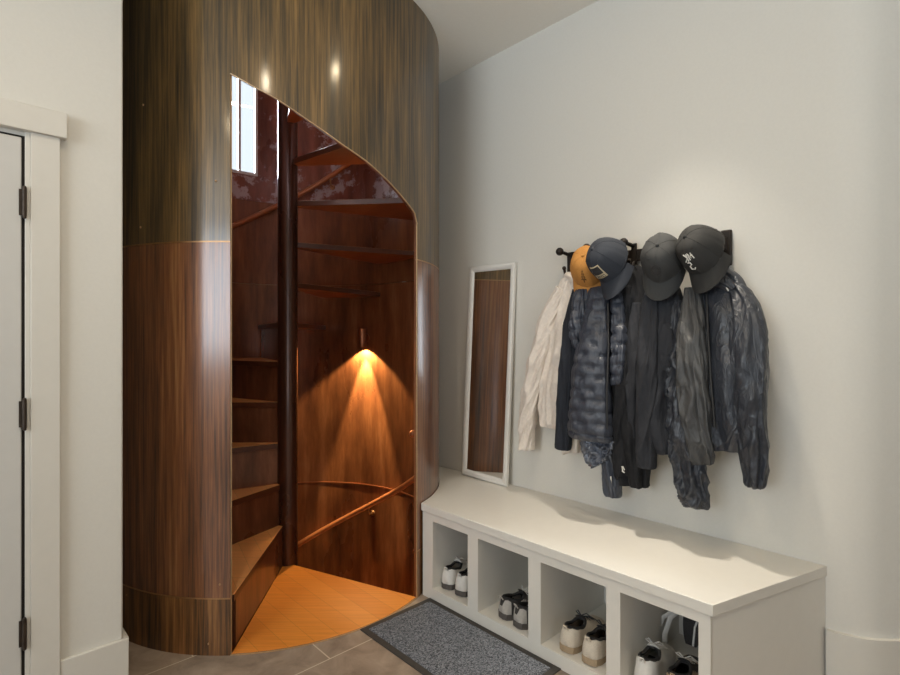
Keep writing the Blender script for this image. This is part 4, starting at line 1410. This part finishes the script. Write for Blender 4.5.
# ------------------------------------------------------------------ shoes
def shoe(name, label, b, a, yaw, mats, L=0.285, wdt=0.100, hgt=0.098, z=FZ0, group=None, style='trainer', lay=None, laces=True):
    """one shoe; local y from heel (0) to toe (L). yaw 0: toe points into the cubby, 180: toe points out. (b, a) is the heel/toe end nearest the viewer"""
    up_m, sole_m, trim_m, lin_m, lace_m = [M[k] for k in mats]
    ang = R(yaw)
    fw_ = A * cos(ang) + (-B) * sin(ang)
    sd = (-B) * cos(ang) - A * sin(ang)
    if abs(yaw) > 90:
        base = BN(b, a, z) - fw_ * L
    else:
        base = BN(b, a, z)
    if lay is None:
        P = lambda x, y, q: base + sd * x + fw_ * y + UP * q
    else:
        tilt_ = R(lay)
        P = lambda x, y, q: base + sd * x + fw_ * (y * cos(tilt_) - q * sin(tilt_)) + UP * (y * sin(tilt_) + q * cos(tilt_))
    o = thing(name, label, 'shoe', base, group)

    def half(s):          # half width along the length
        k = [(0, 0.30), (0.04, 0.62), (0.15, 0.74), (0.35, 0.72), (0.55, 0.86), (0.72, 1.0), (0.86, 0.90), (0.95, 0.62), (1.0, 0.22)]
        for (s0, v0), (s1, v1) in zip(k, k[1:]):
            if s0 <= s <= s1:
                u = (s - s0) / (s1 - s0)
                u = u * u * (3 - 2 * u)
                return wdt / 2 * (v0 + (v1 - v0) * u)
        return wdt / 2 * 0.22

    def ridge(s):         # height of the upper along the length
        k = [(0, 0.62), (0.05, 0.98), (0.16, 0.90), (0.30, 0.82), (0.42, 0.93), (0.55, 0.80), (0.72, 0.60), (0.88, 0.50), (0.96, 0.36), (1.0, 0.22)]
        for (s0, v0), (s1, v1) in zip(k, k[1:]):
            if s0 <= s <= s1:
                u = (s - s0) / (s1 - s0)
                u = u * u * (3 - 2 * u)
                return hgt * (v0 + (v1 - v0) * u)
        return hgt * 0.2

    bend = lambda s: 0.007 * sin(pi * s)
    ns = 28
    # sole: tread with toe and heel spring
    m = MB()
    rows = []
    for i in range(ns + 1):
        s = i / ns
        w = half(s) * 1.07
        y = (s * 1.03 - 0.015) * L
        rise_ = 0.010 * max(0, (s - 0.78) / 0.22) ** 2 + 0.004 * max(0, (0.12 - s) / 0.12)
        th = 0.026 if s < 0.5 else 0.026 - 0.008 * (s - 0.5) * 2
        rows.append([P(bend(s) - w, y, rise_ + th), P(bend(s) - w * 0.96, y, rise_), P(bend(s) + w * 0.96, y, rise_), P(bend(s) + w, y, rise_ + th)])
    m.grid(rows, closed=True)
    for r_ in (rows[0], rows[-1]):
        m.add(r_, [[0, 1, 2, 3]])
    m.build('sole', sole_m, o, sharp=40)
    # upper: open shell, its mouth between s=0.06 and s=0.42
    m = MB()
    rows, nn = [], 20
    for i in range(ns + 1):
        s = i / ns
        w, h = half(s), ridge(s)
        y = s * L
        open_ = 0.0
        if 0.05 < s < 0.44:
            open_ = min(1, (s - 0.05) / 0.05, (0.44 - s) / 0.10)
        row = []
        for j in range(nn + 1):
            u = j / nn
            a_ = pi * (1 - u)
            amin = R(56) * open_
            if open_ > 0:
                aa = pi - (pi / 2 - amin * 0.9) * (u * 2) if u <= 0.5 else (pi / 2 - amin * 0.9) * ((1 - u) * 2)
            else:
                aa = a_
            cx_, sx_ = cos(aa), sin(aa)
            x = w * math.copysign(abs(cx_) ** 0.62, cx_)
            zq = 0.018 + (h - 0.018) * abs(sx_) ** 0.75 if open_ == 0 else 0.018 + (h - 0.018) * min(1, (abs(sx_) / max(0.2, sin(pi / 2 - amin * 0.9))) ** 0.75)
            row.append(P(bend(s) + x, y, zq))
        rows.append(row)
    nvv = nn + 1
    v = [p for r_ in rows for p in r_]
    f, mi_ = [], []
    for i in range(ns):
        s = (i + 0.5) / ns
        for j in range(nn):
            if 0.06 < s < 0.43 and j in (nn // 2 - 1, nn // 2):
                continue
            f.append([i * nvv + j, i * nvv + j + 1, (i + 1) * nvv + j + 1, (i + 1) * nvv + j])
            side_k = min(j, nn - 1 - j)
            k = 0
            if s > 0.80 and side_k < 7:
                k = 1                                   # toe cap
            elif s < 0.10 and side_k < 8:
                k = 1                                   # heel counter
            elif style == 'trainer' and abs(((s * 3.2 + side_k * 0.07) % 1) - 0.5) < 0.16 and 0.3 < s < 0.8 and side_k > 1:
                k = 1                                   # overlays
            mi_.append(k)
    f.append(list(range(nvv)))
    mi_.append(1)
    f.append([ns * nvv + j for j in range(nvv)][::-1])
    mi_.append(1)
    m.v, m.f, m.i = v, f, mi_
    m.build('upper', [up_m, trim_m], o, sharp=60, solid=0.004)
    # insole seen down the mouth
    m = MB()
    pts = []
    for i in range(ns + 1):
        s = 0.03 + 0.6 * i / ns
        pts.append((s, half(s) * 0.9))
    m.grid([[P(bend(s) - w, s * L, 0.03), P(bend(s) + w, s * L, 0.03)] for s, w in pts])
    m.build('insole', lin_m, o, solid=0.004)
    # padded collar round the mouth
    m = MB()
    ring = []
    for k in range(33):
        a_ = 2 * pi * k / 32
        s = 0.245 - 0.19 * cos(a_)
        w = half(min(max(s, 0.09), 0.5)) * 0.80 * abs(sin(a_)) ** 0.8 * (1 if sin(a_) >= 0 else -1)
        ring.append(P(bend(s) + w, s * L, ridge(s) * 0.97))
    m.tube(ring, 0.0065, 10, caps=False)
    m.build('collar', lin_m, o)
    # tongue
    m = MB()
    rows = []
    for k in range(7):
        q = k / 6
        s = 0.52 - 0.16 * q
        zq = ridge(0.5) * 0.88 + 0.036 * q
        ww = 0.020 + 0.006 * q
        rows.append([P(bend(s) - ww, s * L, zq - 0.006), P(bend(s), s * L + 0.004, zq + 0.004), P(bend(s) + ww, s * L, zq - 0.006)])
    m.grid(rows)
    m.build('tongue', lin_m if style == 'trainer' else up_m, o, solid=0.007, sub=1)
    if laces:
        m = MB()
        for k in range(5):
            s = 0.46 + 0.065 * k
            h = ridge(s) + 0.004
            w = half(s) * 0.52
            sgn = 1 if k % 2 else -1
            m.tube([P(bend(s) - w, s * L, h * 0.93), P(bend(s), (s + 0.012 * sgn) * L, h + 0.003), P(bend(s) + w, s * L, h * 0.93)], 0.0028, 8, flat=0.6)
        s = 0.44
        h = ridge(s) + 0.008
        for sg in (-1, 1):
            m.tube([P(0, s * L, h), P(sg * 0.020, (s + 0.03) * L, h + 0.012), P(sg * 0.034, (s + 0.06) * L, h), P(sg * 0.018, (s + 0.04) * L, h - 0.004), P(0, s * L, h)], 0.0022, 8)
        m.build('laces', lace_m, o)
    # heel pull tab
    m = MB()
    m.tube([P(-0.008, 0.004, hgt * 0.90), P(-0.006, -0.006, hgt * 1.06), P(0.006, -0.006, hgt * 1.06), P(0.008, 0.004, hgt * 0.90)], 0.003, 8)
    m.build('heel_tab', trim_m, o)
    return o


W_ = ('sh_white', 'sh_sole', 'sh_white', 'sh_in', 'lace')
D_ = ('sh_dark', 'sh_sole', 'sh_grey', 'sh_in', 'lace')
T_ = ('sh_beige', 'sh_tan', 'sh_beige', 'sh_in', 'lace_dark')
K_ = ('sh_dark', 'sh_white', 'sh_white', 'sh_in', 'lace')
shoe('white_sneaker', 'white leather sneaker in the first cubby, left of its pair', 0.140, 0.055, -16, W_, hgt=0.108, group='pair of white sneakers', style='plain')
shoe('white_sneaker', 'white leather sneaker in the first cubby, right of its pair', 0.238, 0.055, -14, W_, hgt=0.108, group='pair of white sneakers', style='plain')
shoe('running_shoe', 'dark mesh and grey running shoe in the second cubby, left of its pair', 0.515, 0.050, 14, D_, group='pair of dark running shoes')
shoe('running_shoe', 'dark mesh and grey running shoe in the second cubby, right of its pair', 0.610, 0.040, 14, D_, group='pair of dark running shoes')
shoe('trail_shoe', 'beige trail shoe with a tan sole in the third cubby, left of its pair', 0.868, 0.040, -3, T_, hgt=0.105, group='pair of beige trail shoes')
shoe('trail_shoe', 'beige trail shoe with a tan sole in the third cubby, right of its pair', 0.976, 0.036, -5, T_, hgt=0.105, group='pair of beige trail shoes')
shoe('white_trainer', 'white heeled black trainer at the front left of the fourth cubby', 1.190, 0.050, -8, ('sh_white', 'sh_white', 'sh_white', 'sh_in', 'lace'), hgt=0.112, style='plain', group='shoes in the fourth cubby')
shoe('black_trainer', 'black trainer with tan lining at the front right of the fourth cubby', 1.300, 0.055, -6, ('sh_dark', 'sh_sole', 'sh_tan', 'sh_in', 'lace'), hgt=0.104, group='shoes in the fourth cubby')
# strapped sandal standing behind them
SA = thing('strap_sandal', 'dark sandal with long white straps propped at the back of the fourth cubby', 'sandal', BN(1.185, 0.44, FZ0), 'shoes in the fourth cubby')
m = MB()
rows = []
for k in range(15):
    s = k / 14
    w = 0.045 * (sin(pi * (0.06 + 0.9 * s)) ** 0.45)
    c = BN(1.200 + 0.02 * s, 0.505 - 0.03 * (1 - s), FZ0 + 0.004 + 0.25 * s)
    rows.append([c - (-B) * w - A * 0.02, c + (-B) * w - A * 0.02, c + (-B) * w, c - (-B) * w])
m.grid(rows, closed=True)
for r_ in (rows[0], rows[-1]):
    m.add(r_, [[0, 1, 2, 3]])
m.build('sole', M['sh_dark'], SA)
for k, (db, hz) in enumerate(((-0.028, 0.0), (0.004, 0.012))):
    m = MB()
    m.tube([BN(1.140 + db, 0.34, FZ0 + 0.01), BN(1.137 + db, 0.345, FZ0 + 0.07), BN(1.153 + db, 0.36, FZ0 + 0.125 + hz), BN(1.187 + db * 0.7, 0.385, FZ0 + 0.165 + hz), BN(1.225, 0.43, FZ0 + 0.20), BN(1.255, 0.46, FZ0 + 0.215)], 0.011, 10, flat=0.35)
    m.build('strap', M['lace'], SA)
m = MB()
m.tube([BN(1.250, 0.44, FZ0 + 0.21), BN(1.260, 0.40, FZ0 + 0.18), BN(1.250, 0.37, FZ0 + 0.13), BN(1.247, 0.36, FZ0 + 0.06)], 0.004, 8)
m.build('lace', M['lace'], SA)
